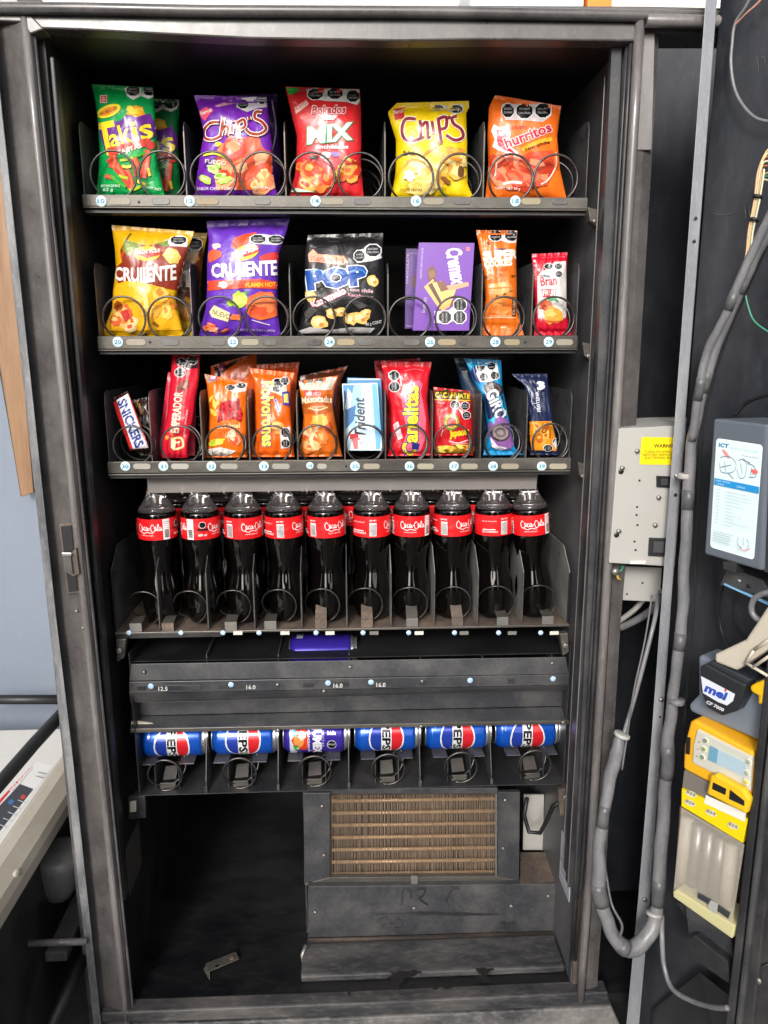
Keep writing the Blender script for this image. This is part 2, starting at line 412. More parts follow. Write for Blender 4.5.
YS = [12, 130, 260, 380, 500, 620, 740, 860, 960, 1075]
stile(lambda y: [(fl(y), -.012), (fl(y)+8, -.012), (fl(y)+8.4, .02), (fl(y), .06)], YS, 'flange_paint', 'flange', .001)
def face(y):
    a, b = fl(y)+8.6, gi(y)-3; w = b-a
    return [(a, .012), (a+w*.25, .010), (a+w*.5, .006), (a+w*.75, .001), (a+w*.92, -.003), (b, -.004), (b, .03), (a, .03)]
fs_ = stile(face, YS, 'frame_paint', 'left_stile')
for p in fs_.data.polygons: p.use_smooth = False
m_ = MB(); m_.tube([P(gi(y)-1, y, .0) for y in YS], .0062, 'frame_shine', n=14); part('rolled_edge', m_)
m_ = MB(); m_.tube([P(gi(y)+3.4, y, .004) for y in YS], .0042, 'black_metal', n=10); m_.tube([P(gi(y)+6.4, y, .006) for y in YS], .003, 'frame_paint', n=8); part('door_gasket', m_)
# latch slot
m_ = MB(); m_.pxprism([(59, 524), (73, 523), (80, 593), (67, 594)], -.0046, .003, 'rusty'); m_.pxprism([(60.5, 526), (71.5, 525), (78, 591), (68.5, 592)], -.0066, .002, 'rubber')
m_.pxprism([(62, 553.5), (71, 553.5), (76, 548), (79.5, 574), (73, 576.5), (64, 571)], -.012, .006, 'rusty')
m_.pxprism([(62.5, 555), (70.5, 555), (73, 574.5), (64.5, 571)], -.0165, .005, 'frame_paint'); m_.pxprism([(61.5, 553), (71.3, 553), (71.6, 556), (62, 556)], -.019, .003, 'alu')
part('latch_slot', m_, .0008)
for q in ((76.5, 611), (83, 628)):
    m_ = MB(); m_.disc(P(*q, -.005), .0022, (0, -1, 0), 'steel', th=.002); part('screw', m_)
# header
m_ = MB(); m_.pxprism([(24, 14), (240, 14), (642, 22), (642, 41), (616, 41), (480, 39.5), (400, 41), (250, 38.5), (200, 36), (130, 32.5), (84, 30), (38, 28.5)], -.002, .03, 'frame_paint'); part('header', m_, .0025)
m_ = MB(); m_.tube([P(-22, 8, -.008), P(80, 8.5, -.01), P(200, 11, -.01), P(420, 12, -.01), P(642, 16, -.008), P(720, 17, -.004)], .0075, 'frame_paint', n=12)
m_.pxprism([(-30, 3), (650, 6), (740, 8), (740, 14), (642, 20), (240, 15), (0, 14)], 0.0, .05, 'frame_paint'); part('top_rim', m_, .002)
m_ = MB(); m_.pxprism([(-22, 12), (30, 14), (44, 29), (30, 34), (22, 22), (-20, 20)], -.004, .03, 'frame_paint'); part('corner_plate', m_, .002)
# sill
m_ = MB(); m_.pxprism([(118, 1008), (132, 1005), (350, 997.5), (570, 988.5), (604, 987), (604, 991), (350, 1001.5), (126, 1010)], .012, .012, 'rusty')
m_.pxprism([(100, 1013), (350, 1003.5), (608, 992), (610, 1005), (350, 1016), (100, 1024)], -.006, .03, 'worn_ledge')
m_.pxprism([(96, 1026), (350, 1018), (612, 1007), (640, 1070), (98, 1080)], -.001, .03, 'floor_metal')
part('sill', m_, .003)
m_ = MB(); m_.box((XL-.02, .012, ZB-.03), (XR+.02, .74, ZB-.004), 'pan_metal'); part('floor_pan', m_)
m_ = MB(); m_.box((P(110, 346, 0).x-.06, .06, .02), (XR+.02, .76, ZB-.04), 'black_metal'); part('plinth', m_)
# right stile
tr = lambda y: 637.5-.0588*(y-130) - (2 if y > 900 else 0)
m_ = MB(); m_.tube([P(tr(y)-4, y, -.004) for y in [20]+YS[1:-1]+[1000]], .0075, 'frame_shine', n=14); part('rolled_edge', m_)
m_ = MB(); m_.tube([P(tr(y)-11.5, y, .006) for y in YS[:-1]], .0035, 'black_metal', n=8); m_.tube([P(tr(y)-15.5, y, .012) for y in YS[:-1]], .0026, 'black_metal', n=8)
m_.pxprism([(612, 42), (622, 42), (582, 985), (570, 986)], .02, .012, 'grey_black'); part('door_gasket', m_)
stile(lambda y: [(tr(y)+1, .002), (tr(y)+7, .004), (tr(y)+12, .008), (tr(y)+16-(y > 560)*4, .012), (tr(y)+16-(y > 560)*4, .05), (tr(y), .05)], YS[:-1]+[1000], 'frame_paint', 'right_stile')
m_ = MB(); m_.pxprism([(578, 900), (594, 870), (593, 985), (584, 998), (572, 985)], .016, .006, 'rusty'); part('kick_plate', m_, .001)
# coin cavity right of the stile
XC = P(760, 346, .05).x
m_ = MB(); m_.box((XR+.035, .30, .02), (XC, .32, ZT+.16), 'door_panel'); part('cavity_back', m_)
m_ = MB(); m_.box((XC, .0, .02), (XC+.012, .32, ZT+.05), 'black_metal'); part('cavity_side', m_)
m_ = MB(); m_.box((XR+.035, .02, ZB-.05), (XC, .30, ZB-.03), 'pan_metal'); part('cavity_floor', m_)
m_ = MB(); m_.pxprism([(642, 18), (740, 20), (740, 33), (642, 33)], .0, .06, 'frame_paint'); m_.tube([P(646, 21, -.016), P(735, 22, -.016)], .0085, 'frame_shine', n=14); m_.disc(P(646.4, 21, -.016)+Vector((-.001, 0, 0)), .0045, (-1, 0, 0), 'rubber'); part('hinge_bar', m_, .0015)
m_ = MB(); m_.pxprism([(640, 33), (655, 33), (652, 150), (637, 150)], .0, .02, 'frame_shine'); part('stile_cap', m_, .001)
# ---- lower compartment
m_ = MB(); xd = P(307, 880, .17).x
m_.box((xd-.004, .17, ZB), (xd, .70, P(0, 800, .17).z), 'black_metal'); part('compartment_divider', m_)
def fp(name, poly, Y, d, mat, bevel=.0015, mb=None): 
    m = mb or MB(); m.pxprism(poly, Y, d, mat)
    return part(name, m, bevel) if mb is None else None
# condenser: surround, fins, tubes
m_ = MB()
fp('', [(304, 793), (330, 793), (330, 882), (304, 884)], .166, .01, 'grey_black', 0, m_); fp('', [(498, 792), (520, 792), (519, 880), (498, 880)], .166, .01, 'grey_black', 0, m_)
fp('', [(330.2, 789), (497.8, 788), (497.8, 793.5), (330.2, 794)], .166, .01, 'grey_black', 0, m_); fp('', [(330.2, 877.5), (497.8, 876.5), (519, 880.5), (519, 884), (305, 886), (304.5, 884)], .163, .012, 'rail_metal', 0, m_)
cs = part('condenser_frame', m_, .001)
m_ = MB()
for k in range(118):
    x = 331.5+k*1.415+rnd.uniform(-.3, .3); j = rnd.uniform(-.5, .5); d = rnd.uniform(0, .003)
    e = rnd.uniform(-.7, .7); m_.prism([P(x+j, 795+rnd.uniform(0, 1.2), .172+d), P(x+j+.36, 795, .172+d), P(x+e+.3, 876, .172+d), P(x+e, 876, .172+d)], (0, .003, 0), 'fin_brass')
part('fin_pack', m_, parent=cs, kind='stuff')
m_ = MB(); fp('', [(329, 790), (499, 790), (499, 880), (329, 880)], .201, .003, 'rusty', 0, m_); part('fan_shroud', m_, parent=cs)
for k in range(7):
    m_ = MB(); y = 800+k*12.2; m_.tube([P(331, y+1, .1835), P(400, y, .1835), P(497, y-1.5, .1835)], .0036, 'copper', n=12); part('tube', m_, parent=cs)
m_ = MB(); fp('', [(495.5, 794), (497, 794), (497, 876), (495.5, 876)], .160, .004, 'alu', 0, m_); part('end_strip', m_, parent=cs)
for q in ((322, 806), (324, 855), (503, 848), (505, 800)):
    m_ = MB(); m_.disc(P(*q, .165), .0032, (0, -1, 0), 'steel', th=.003); part('screw', m_, parent=cs)
# covers under the condenser
m_ = MB(); fp('', [(308, 886.5), (518, 884.5), (556, 884), (557, 931), (308, 938)], .150, .02, 'grey_black', 0, m_)
m_.prism([P(308, 886.5, .150), P(518, 884.5, .150), P(518, 882, .165), P(308, 884, .165)], (0, 0, -.003), 'black_metal')
cov = part('machine_cover', m_, .002)
m_ = MB(); m_.prism([P(520, 884, .151), P(556, 884, .151), P(549, 852, .24), P(520, 852, .24)], (0, 0, -.004), 'rusty'); part('cover_lid', m_, .001)
m_ = MB(); fp('', [(411, 877), (418, 877), (418, 885), (411, 885)], .155, .006, 'steel', 0, m_); part('clip', m_, .0006)
for q in ((315, 912), (511, 906), (414, 908), (548, 896)):
    m_ = MB(); m_.disc(P(*q, .149), .0034, (0, -1, 0), 'steel', th=.003); part('screw', m_)
# rub marks and damp stains on the cover
m_ = MB(); ik = Ink(m_, lambda a, b, off: P(a, b, .1485-off), 0, 'black_metal')
for sx, pts in ((1.6, [(402, 905), (403, 890), (410, 891), (411, 898)]), (1.8, [(417, 890), (425, 889), (423, 896), (419, 899), (428, 905)]), (1.8, [(446, 903), (449, 894), (454, 889), (460, 889)])): ik.stroke(pts, sx, '#000000')
part('scrawled_mark', m_, kind='stuff')
for sd, (cx, cy, rx, ry, rr_) in enumerate([(392, 929, 11, 4, 20), (508, 926, 8, 4, 0), (430, 914, 60, 1.6, 0), (383, 921, 6, 3, 0), (400, 922, 5, 2, 30)]):
    m_ = MB(); ik = Ink(m_, lambda a, b, off: P(a, b, .1485-off), 0, 'black_metal'); ik.blob(cx, cy, rx, ry, '#000000', 3+sd, 26, .5, rr_); part('stain', m_)
m_ = MB()
m_.prism([P(306, 948, .13), P(558, 936, .13), P(557, 931, .149), P(308, 938, .149)], (0, 0, -.003), 'rusty')
fp('', [(306, 948), (558, 936), (560, 955), (304, 968)], .128, .004, 'black_metal', 0, m_)
m_.prism([P(304, 968, .104), P(560, 957, .104), P(560, 954, .128), (P(304, 966, .128))], (0, 0, -.003), 'rusty')
part('drip_ledge', m_, .001)
m_ = MB(); m_.tube([P(313, 966, .10), P(304, 965, .098), P(302, 955, .098), P(306, 945, .11)], .004, 'steel'); part('ledge_clip', m_)
m_ = MB(); m_.box((P(304, 970, .13).x, .045, ZB-.0035), (XR-.004, .128, ZB+.012), 'worn_ledge'); part('drip_tray', m_, .004)
for q, (cx, cy, rx, ry) in enumerate([(400, 976, 11, 5), (396, 984, 6, 5), (412, 973, 9, 3), (484, 971, 9, 3), (484, 979, 6, 5), (447, 988, 5, 2), (435, 988, 3, 2), (458, 982, 3, 3)]):
    m_ = MB(); ik = Ink(m_, lambda a, b, off: PZ(a, b, ZB+.0125+off+q*.00005), 0, 'rubber'); ik.blob(cx, cy, rx, ry, '#000000', 40+q, 18, .45); part('stain', m_)
# gap right of condenser with a plate and cable
m_ = MB(); fp('', [(524, 795), (544, 795), (543, 850), (523, 850)], .26, .004, 'box_grey', 0, m_); part('junction_plate', m_)
m_ = MB(); m_.tube([P(527, 798, .19), P(524, 815, .185), P(529, 832, .18), P(540, 833, .17), P(547, 820, .165), P(553, 806, .16), P(560, 802, .15)], .0045, 'rubber'); part('cable', m_)
m_ = MB(); fp('', [(558, 790), (569, 788), (571, 815), (560, 816)], .12, .012, 'rusty', 0, m_); m_.disc(P(565, 796, .119), .006, (0, -1, 0), 'steel', th=.008); part('bracket', m_, .001)
# pale data label on the right wall, dark one on the left wall
m_ = MB(); ik = Ink(m_, lambda a, b, off: Vector((XR-.0011-off, a, b)), 0, 'print_paper', yup=True)
z0, z1 = P(575, 900, .06).z, P(560, 835, .11).z
m_.box((XR-.001, .055, z0), (XR+.001, .125, z1), 'print_paper', hx('#b9bdc6')); ik.rect(.06, z0+.01, .12, z0+.012, '#606570'); ik.rect(.06, z0+.03, .11, z0+.032, '#606570'); ik.rect(.06, z0+.05, .12, z0+.052, '#606570'); part('data_label', m_)
m_ = MB(); m_.box((XL-.001, .08, P(0, 885, .12).z), (XL+.001, .17, P(0, 840, .12).z), 'print_paper', hx('#4c4844')); part('data_label', m_)
m_ = MB(); fp('', [(129.5, 802), (136, 801), (136, 812), (129.5, 813)], .098, .01, 'beige', 0, m_); fp('', [(128, 797), (145, 796), (146, 818), (128, 820)], .10, .012, 'black_metal', 0, m_); part('door_switch', m_, .0015)
# loose bracket on the floor
m_ = MB(); zf = ZB-.003
c4 = [PZ(206, 967, zf), PZ(236, 955, zf), PZ(239, 962, zf), PZ(209, 975, zf)]
m_.prism([p+Vector((0, 0, .006)) for p in c4], (0, 0, .0025), 'rail_metal')
m_.prism([c4[0]+Vector((0, 0, .006)), c4[3]+Vector((0, 0, .006)), c4[3]+Vector((.002, -.012, 0)), c4[0]+Vector((-.004, -.006, 0))], (.002, 0, 0), 'rail_metal')
m_.disc(PZ(217, 966, zf+.0087), .0035, (0, 0, 1), 'rubber', th=.0004); m_.disc(PZ(232, 958.5, zf+.0087), .0045, (0, 0, 1), 'rusty', th=.002)
o = m_.build('metal_bracket', bevel=.0006); tag(o, 'small bare metal bracket lying on the dark cabinet floor', 'bracket')

# ---------------------------------------------------------------- trays
def ring(mb, c, r, wire, turns, pitch, mat='coil_steel', start=-100, gap=20, flat=.82):
    "spiral: nearly closed front ring, then helix to the back"
    pts = []; n = 30
    tot = turns; c = Vector(c)
    for i in range(int(n*tot)+1):
        t = i/n; a = R(start+t*360); y = 0 if t < flat else (t-flat)*pitch*1.0
        pts.append(c+Vector((math.cos(a)*r, y, math.sin(a)*r)))
    mb.tube(pts, wire, mat, n=7)
def badge(px, py, Y, num, r, parent, col='#cfe6ea', ink='#2f7f9c'):
    m = MB(); c = P(px, py, Y); m.disc(c+Vector((0, -.0002, 0)), r, (0, -1, 0), 'print_paper', hx(col), th=.0012, n=24)
    if num:
        ik = Ink(m, lambda a, b, off: Vector((c.x+a, c.y-.0014-off, c.z+b)), 0, 'print_paper', yup=True)
        w = r*.62 if len(num) == 2 else r*.3; ik.text(num, -w, -r*.36, w, -r*.36, r*.78, ink, .012)
    return m.build('number_badge', parent)
def slot(px0, px1, py, h, Y, col, parent, tilt=0):
    m = MB(); a = P(px0, py, Y); b = P(px1, py, Y); r = h/2*1.2/768*1.0; pts = []
    for k in range(7): w = R(90+30*k); pts.append(Vector((a.x+r+math.cos(w)*r, 0, a.z+math.sin(w)*r)))
    for k in range(7): w = R(-90+30*k); pts.append(Vector((b.x-r+math.cos(w)*r, 0, b.z+math.sin(w)*r)))
    m.prism([Vector((p.x, Y-.0012, p.z)) for p in pts], (0, .002, 0), 'print_paper' if col else 'frame_paint', hx(col) if col else (.1,)*3)
    return m.build('price_holder', parent, .0005)
def tray(name, x0, x1, ytop, ybot, dark, divs, dtop, coils, cy, cr, pitch, wire=.0018, depth=.52, turns=5, lightdiv=False, dmat=None):
    zf = P(330, ytop, YF).z; zr = P(330, ybot, YF).z; zd = P(330, dark, YF).z
    X0, X1 = P(x0, ytop, YF).x, P(x1, ytop, YF).x
    m = MB(); m.box((X0, YF+.003, zf-.012), (X1, YF+depth, zf-.0095), 'black_metal')
    m.box((X0, YF-.0005, zr), (X1, YF+.0025, zf), 'rail_metal')
    m.box((X0+.001, YF-.004, zr-.001), (X1-.001, YF+.003, zr-.0035), 'rail_metal')
    m.box((X0+.001, YF+.004, zd), (X1-.001, YF+.03, zr-.0042), 'black_metal')
    m.box((X0+.001, YF+.003, zf-.0092), (X1-.001, YF+.02, zf-.0015), 'rail_metal')
    t = part(name, m, .0008)
    for i, dx in enumerate(divs):
        edge = i in (0, len(divs)-1); Yd = YF+.008; a = P(dx, ytop, Yd); zt = P(dx, dtop, Yd).z; X = a.x
        if i == 0: X = X0+.001
        if edge and i: X = X1-.001
        m = MB(); th = .0014; r = .016; prof = [(Yd, zf-.009)]
        for k in range(5): w = R(180-22.5*k); prof.append((Yd+r+math.cos(w)*r, zt-r+math.sin(w)*r))
        prof += [(Yd+depth*.9, zt), (Yd+depth*.9, zf-.009)]
        m.prism([Vector((X-th/2, y, z)) for y, z in prof], (th, 0, 0), dmat or 'divider_metal')
        if not edge: m.box((X-.0012, Yd-.001, zf-.006), (X+.0012, Yd+.002, zt-.018), 'rail_metal')
        m.build('divider', t, .0005)
    for i, cx in enumerate(coils):
        m = MB(); c = P(cx, cy, YF+.004); rr = cr/768*1.28; c.z = zf-.008+rr+.002; left = i % 2 == 0
        ring(m, c, rr, wire, turns, pitch, start=-100 if left else -60); m.build('spiral_coil', t)
    return t, zf
D1 = [82, 187, 286, 385, 483, 588]
T1, Z1 = tray('shelf_tray', 82, 588, 196, 207.5, 214, D1, 119, [113, 161.5, 213, 262.5, 312, 360.5, 411, 459.5, 511, 556], 170, 21.5, .075)
T2, Z2 = tray('shelf_tray', 97, 578, 336, 348.5, 354, [97, 193, 291, 388, 481, 531, 577], 262, [123.5, 169, 219.5, 266.5, 314, 364.7, 409.7, 456, 504, 554], 312, 20.8, .075)
T3, Z3 = tray('shelf_tray', 107, 571, 460, 471.5, 477, [107, 152.5, 203, 250, 298, 345, 385.5, 432, 480, 525.5, 570], 391, [132, 180, 224.5, 271.5, 317, 365, 409.5, 453, 504, 551.5], 436, 19.6, .05)
for num, x in (('10', 101.4), ('12', 189.7), ('14', 315.6), ('16', 416), ('18', 515.3)): badge(x, 201.2, YF-.0008, num, .0085, T1)
for a, b, c in ((109, 131, '#8f8978'), (152, 170, ''), (196, 219, '#8e7c60'), (254, 271, ''), (321, 344, '#8c8372'), (354, 371, ''), (423, 444, '#8c8372'), (454, 471, ''), (521, 541, '#968b70'), (552, 568, '')): slot(a, b, 201.5, 6.5, YF-.0006, c, T1)
for num, x in (('20', 118), ('22', 233), ('24', 329.6), ('26', 430), ('28', 495.3), ('29', 548.6)): badge(x, 342, YF-.0008, num, .0085, T2)
for a, b, c in ((126, 146, '#9a8f80'), (162, 179, ''), (210, 226, ''), (241, 259, '#968c78'), (263, 277, ''), (307, 322, ''), (337, 355, '#9a8a6e'), (358, 372, ''), (404, 420, ''), (438, 456, '#9a8a6e'), (459, 467, ''), (504, 520, '#94876a'), (556, 573, '#968f80')): slot(a, b, 342.3, 6.5, YF-.0006, c, T2)
for num, x in (('30', 125.5), ('31', 163.5), ('32', 211.5), ('33', 264), ('35', 355), ('36', 409.5), ('37', 454), ('38', 493), ('39', 541.6)): badge(x, 466.2, YF-.0008, num, .0083, T3)
badge(310, 465.6, YF-.0008, '34', .0062, T3)
for a, b, c in ((133, 151, '#a09c92'), (171, 189, '#a5a096'), (220, 238, '#969288'), (272, 290, '#969288'), (317, 327, '#a09b92'), (363, 380, '#989080'), (417, 434, '#a09886'), (461, 478, '#989080'), (501, 519, '#968c7a'), (549, 567, '#a09886')): slot(a, b, 466.4, 6.2, YF-.0006, c, T3)
for x, y, t_ in ((139, 202, T1), (150, 342, T2), (525, 342, T2), (346, 466, T3)):
    m_ = MB(); m_.disc(P(x, y, YF-.0007), .0022, (0, -1, 0), 'rubber', th=.0004); m_.build('rail_hole', t_)
# shelf end brackets right
for y in (215, 350, 470):
    m_ = MB(); fp('', [(588-.04*(y-215), y-8), (601-.045*(y-215), y-5), (600-.045*(y-215), y+14), (590-.04*(y-215), y+6)], .085, .02, 'rail_metal', 0, m_); m_.disc(P(594-.045*(y-215), y+6, .084), .003, (0, -1, 0), 'steel', th=.003); part('tray_bracket', m_, .001)

# ---- bottle tray
Z4 = P(330, 628, YF).z; X0, X1 = P(115, 630, YF).x, P(569, 630, YF).x
m_ = MB(); m_.box((X0, YF-.001, Z4-.004), (X1, YF+.52, Z4-.0015), 'rusty')
m_.box((X0, YF-.003, P(0, 636.5, YF).z), (X1, YF-.0012, Z4-.0005), 'rail_metal'); m_.box((X0, YF, P(0, 641, YF).z), (P(190, 0, YF).x, YF+.003, P(0, 636.6, YF).z), 'black_metal')
T4 = part('shelf_tray', m_, .0008)
D4 = [115, 160, 208.5, 255, 302, 347, 391, 434, 477, 521.5, 568]
for i, dx in enumerate(D4):
    Yd = YF+.006; X = P(dx, 628, Yd).x + (.001 if i == 0 else (-.002 if i == 10 else 0)); zt = P(dx, 571, Yd).z
    m = MB(); prof = [(Yd, Z4-.001), (Yd, zt), (Yd+.045, zt+.036), (Yd+.47, zt+.036), (Yd+.47, Z4-.001)]
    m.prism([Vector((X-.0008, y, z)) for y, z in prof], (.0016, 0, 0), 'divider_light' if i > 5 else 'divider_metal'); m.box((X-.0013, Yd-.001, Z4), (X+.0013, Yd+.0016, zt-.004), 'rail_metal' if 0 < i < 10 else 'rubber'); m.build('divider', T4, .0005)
C4 = [r-19 for r in (162, 208, 252, 297.6, 341, 384, 429, 472.5, 515.6, 558)]
for cx in C4:
    m = MB(); c = P(cx, 603, YF+.02); rr = 19.6/768*1.28; c.z = Z4+.003+rr; ring(m, c, rr*.97, .0015, 5, .09, start=-68, flat=.48); m.build('spiral_coil', T4)
for i, cx in enumerate((136, 168, 231, 270.5, 321, 367, 412, 457, 502, 547)):
    m = MB(); a = P(cx, 622.5, YF+.004); rr = random.Random(i)
    m.box((a.x-.0105, YF-.0005, Z4-.0005), (a.x+.0105, YF+.0012, Z4+.015), 'rusty' if i in (1, 4, 5, 7) else 'steel'); m.prism([(a.x-.0105, YF+.0013, Z4+.015), (a.x+.0105, YF+.0013, Z4+.015), (a.x+.010, YF+.03, Z4+.034 if i in (4, 5, 6, 7) else Z4+.018), (a.x-.010, YF+.03, Z4+.034 if i in (4, 5, 6, 7) else Z4+.018)], (0, .0012, 0), 'rusty' if i in (4, 5, 7) else 'rail_metal'); m.build('product_stop', T4, .0004)
for i, x in enumerate((129, 181, 223, 259, 316, 363, 408.7, 454.5, 498.5, 540.6)): badge(x, 632.6, YF-.0035, '', .0045, T4, '#b7cfe6'); 
for x in (238, 285, 330, 374, 419, 464, 512, 554):
    m = MB(); a = P(x, 632.8, YF-.0035); m.box((a.x-.008, YF-.0052, a.z-.0032), (a.x+.008, YF-.0034, a.z+.0032), 'print_paper', hx('#d5d0c4' if x not in (374, 464, 512) else '#75736d')); m.build('price_tag', T4)
m_ = MB(); fp('', [(116, 640), (126, 639), (124, 658), (117, 662)], .085, .015, 'rail_metal', 0, m_); m_.disc(P(120, 650, .084), .005, (0, -1, 0), 'steel', th=.006); part('tray_bracket', m_, .001)
m_ = MB(); fp('', [(560, 634), (568, 633), (569, 652), (563, 656)], .085, .015, 'rail_metal', 0, m_); m_.disc(P(565, 645, .084), .005, (0, -1, 0), 'steel', th=.006); part('tray_bracket', m_, .001)
# clear hold-back sheet over the bottle caps
m_ = MB(); m_.pxprism([(147, 476), (538, 474), (536, 489), (330, 490.5), (148, 493)], YF+.035, .002, 'clear_sheet'); part('bottle_retainer', m_)

# ---- folded tray five (empty but for one can)
X0, X1 = P(129, 680, YF).x, P(569, 680, YF).x
m_ = MB()
m_.prism([P(129, 681, YF-.004), P(569, 674, YF-.004), P(566, 657, YF+.0), P(131, 664, YF+.0)], (0, .004, -.001), 'grey_black')
m_.pxprism([(129, 682), (569, 674.5), (569, 685), (129, 693.5)], YF-.004, .004, 'grey_black')
m_.prism([P(129, 694, YF-.004), P(569, 685.5, YF-.004), P(568, 690, YF+.008), P(130, 703, YF+.008)], (0, .003, 0), 'grey_black')
m_.prism([P(131, 703, YF+.03), P(566, 690, YF+.03), P(566, 706, YF+.034), P(131, 716, YF+.034)], (0, .003, 0), 'grey_black')
m_.prism([P(131, 716.5, YF+.034), P(566, 706.5, YF+.034), P(568, 720, YF+.002), P(131, 728, YF+.002)], (0, .003, -.002), 'grey_black')
m_.pxprism([(130, 729), (569, 720.5), (569, 724), (130, 733)], YF, .003, 'rail_metal')
T5 = part('shelf_tray', m_, .001)
m = MB(); m.box((X0+.004, YF+.01, P(0, 664, YF).z-.006), (X1-.004, YF+.5, P(0, 664, YF).z-.004), 'black_liner'); m.build('tray_floor', T5)
for a, b in ((129, 136), (565, 571)):
    m = MB(); Xs = P(a+3, 690, YF).x; m.box((Xs-.001, YF-.002, P(0, 797, YF).z), (Xs+.001, YF+.45, P(0, 655, YF).z), 'black_metal'); m.build('side_plate', T5, .0004)
for cx in (207, 278.5, 349, 420, 482, 551):
    m = MB(); X = P(cx, 645, YF+.03).x; z = P(cx, 662, YF+.02).z; m.box((X-.0008, YF+.02, z-.001), (X+.0008, YF+.45, z+.016), 'divider_metal'); m.build('divider', T5)
m = MB(); m.pxprism([(131, 722), (134, 721), (190, 729), (131, 731)], YF+.012, .004, 'beige'); m.build('tape_strip', T5)
for i, (x, t) in enumerate(((151, '12.5'), (231, ''), (328, '16.0'), (371, '16.0'), (470, ''), (553, ''))):
    badge(x, 680.3-.0182*(x-150)+6.2-.5, YF-.0056, '', .0052, T5, '#a9c6e0')
for x, t in ((163, '12.5'), (251, '16.0'), (338, '16.0'), (381, '16.0')):
    m = MB(); yy = 691-.0182*(x-150); ik = Ink(m, lambda a, b, off: P(a, b, YF-.0060-off), 0, 'print_paper'); ik.text(t, x-4.5, yy, x+4.5, yy, 4, '#c9c9c4', .02); m.build('price_figure', T5)
for a, b in ((137, 146), (152, 201), (219, 226), (303, 314), (330, 349), (420, 427), (508, 515)):
    m = MB(); yy = 688-.0182*(a-150); m.pxprism([(a, yy-2.4), (b, yy-2.6), (b, yy+2), (a, yy+2.2)], YF-.0055, .0012, 'black_metal'); m.build('price_slot', T5, .0003)
for x, y in ((144, 672), (277.5, 684.5), (350, 667), (422, 681), (552, 663), (324, 691), (278, 730), (421, 726), (563, 722)):
    m = MB(); m.disc(P(x, y, YF-.0055 if y < 700 else YF-.001), .003, (0, -1, 0), 'steel', th=.003); m.build('screw', T5)

# ---- can tray
Z6 = P(330, 789, YF).z; X0, X1 = P(133, 790, YF).x, P(566, 790, YF).x
m_ = MB(); m_.box((X0, YF-.001, Z6-.003), (X1, YF+.5, Z6-.001), 'black_metal'); m_.box((X0, YF-.004, P(0, 798, YF).z), (X1, YF-.0015, Z6), 'grey_black')
T6 = part('shelf_tray', m_, .001)
CC = [(168.5, 172), (243.5, 243), (316, 315), (385.7, 386), (455, 456), (528, 527)]
for i, dx in enumerate((206.5, 278.5, 349, 420, 491)):
    m = MB(); X = P(dx, 788, YF+.005).x; zt = P(dx, 737, YF+.03).z; prof = [(YF+.004, Z6), (YF+.004, Z6+.02), (YF+.03, zt), (YF+.45, zt), (YF+.45, Z6)]
    m.prism([Vector((X-.0009, y, z)) for y, z in prof], (.0018, 0, 0), 'divider_metal'); m.box((X-.0026, YF-.0005, Z6), (X+.0026, YF+.003, Z6+.012), 'grey_black'); m.build('divider', T6, .0005)
cw = .118
for i, (rx, cx) in enumerate(CC):
    Xc = P(cx, 760, YF+.06).x; zs = Z6+.046
    for sgn in (-1, 1):
        m = MB(); a, b = sorted((Xc+sgn*.022, Xc+sgn*.050)); m.box((a, YF+.022, zs), (b, YF+.42, zs+.0018), 'divider_metal'); m.box((Xc+sgn*.022-.0008, YF+.016, Z6), (Xc+sgn*.022+.0008, YF+.42, zs-.0003), 'grey_black'); m.build('can_rest', T6, .0005)
    m = MB(); m.box((Xc-.014, YF+.016, Z6), (Xc+.015, YF+.018, Z6+.012), 'rail_metal'); m.prism([(Xc-.012, YF+.03, Z6+.010), (Xc+.013, YF+.03, Z6+.012), (Xc+.012, YF+.055, Z6+.026), (Xc-.012, YF+.055, Z6+.024)], (0, .002, 0), 'rail_metal'); m.build('product_stop', T6, .0004)
    m = MB(); rr = .0312; c = P(rx, 770, YF+.004); c.x = Xc+(.001 if i else -.001); c.z = Z6+.004+rr; ring(m, c, rr, .0021, 4, .08, start=-110); m.build('spiral_coil', T6)
# ---------------------------------------------------------------- products
YP = YF + .036
def pack(name, label, cat, bag, col, draw=None, group=None, nu=34, nv=44):
    m = MB(); m.nofix = True; bag.body(m, col, nu, nv)
    if draw: draw(Ink(m, bag.pt))
    vs = [Vector(v) for v in m.v]; c = Vector((sum(v.x for v in vs)/len(vs), bag.Y, min(v.z for v in vs)))
    o = m.build(name, origin=c); return tag(o, label, cat, group)
def chips(I, seed, cx, cy, rx, ry, cols, n=6, rot=0):
    q = random.Random(seed)
    for i in range(n):
        x, y = cx+rx*(q.random()*2-1)*.8, cy+ry*(q.random()*2-1)*.8; k = q.random()
        a = rx*(.35+.3*q.random()); b = ry*(.3+.3*q.random()); r = rot+q.uniform(-50, 50)
        I.blob(x, y, a, b, cols[i % len(cols)], seed+i, 14, .18, r); I.blob(x-a*.15, y-b*.2, a*.55, b*.45, cols[(i+1) % len(cols)], seed+i+50, 10, .3, r)
G1 = 'snack bags standing on the shelf trays'
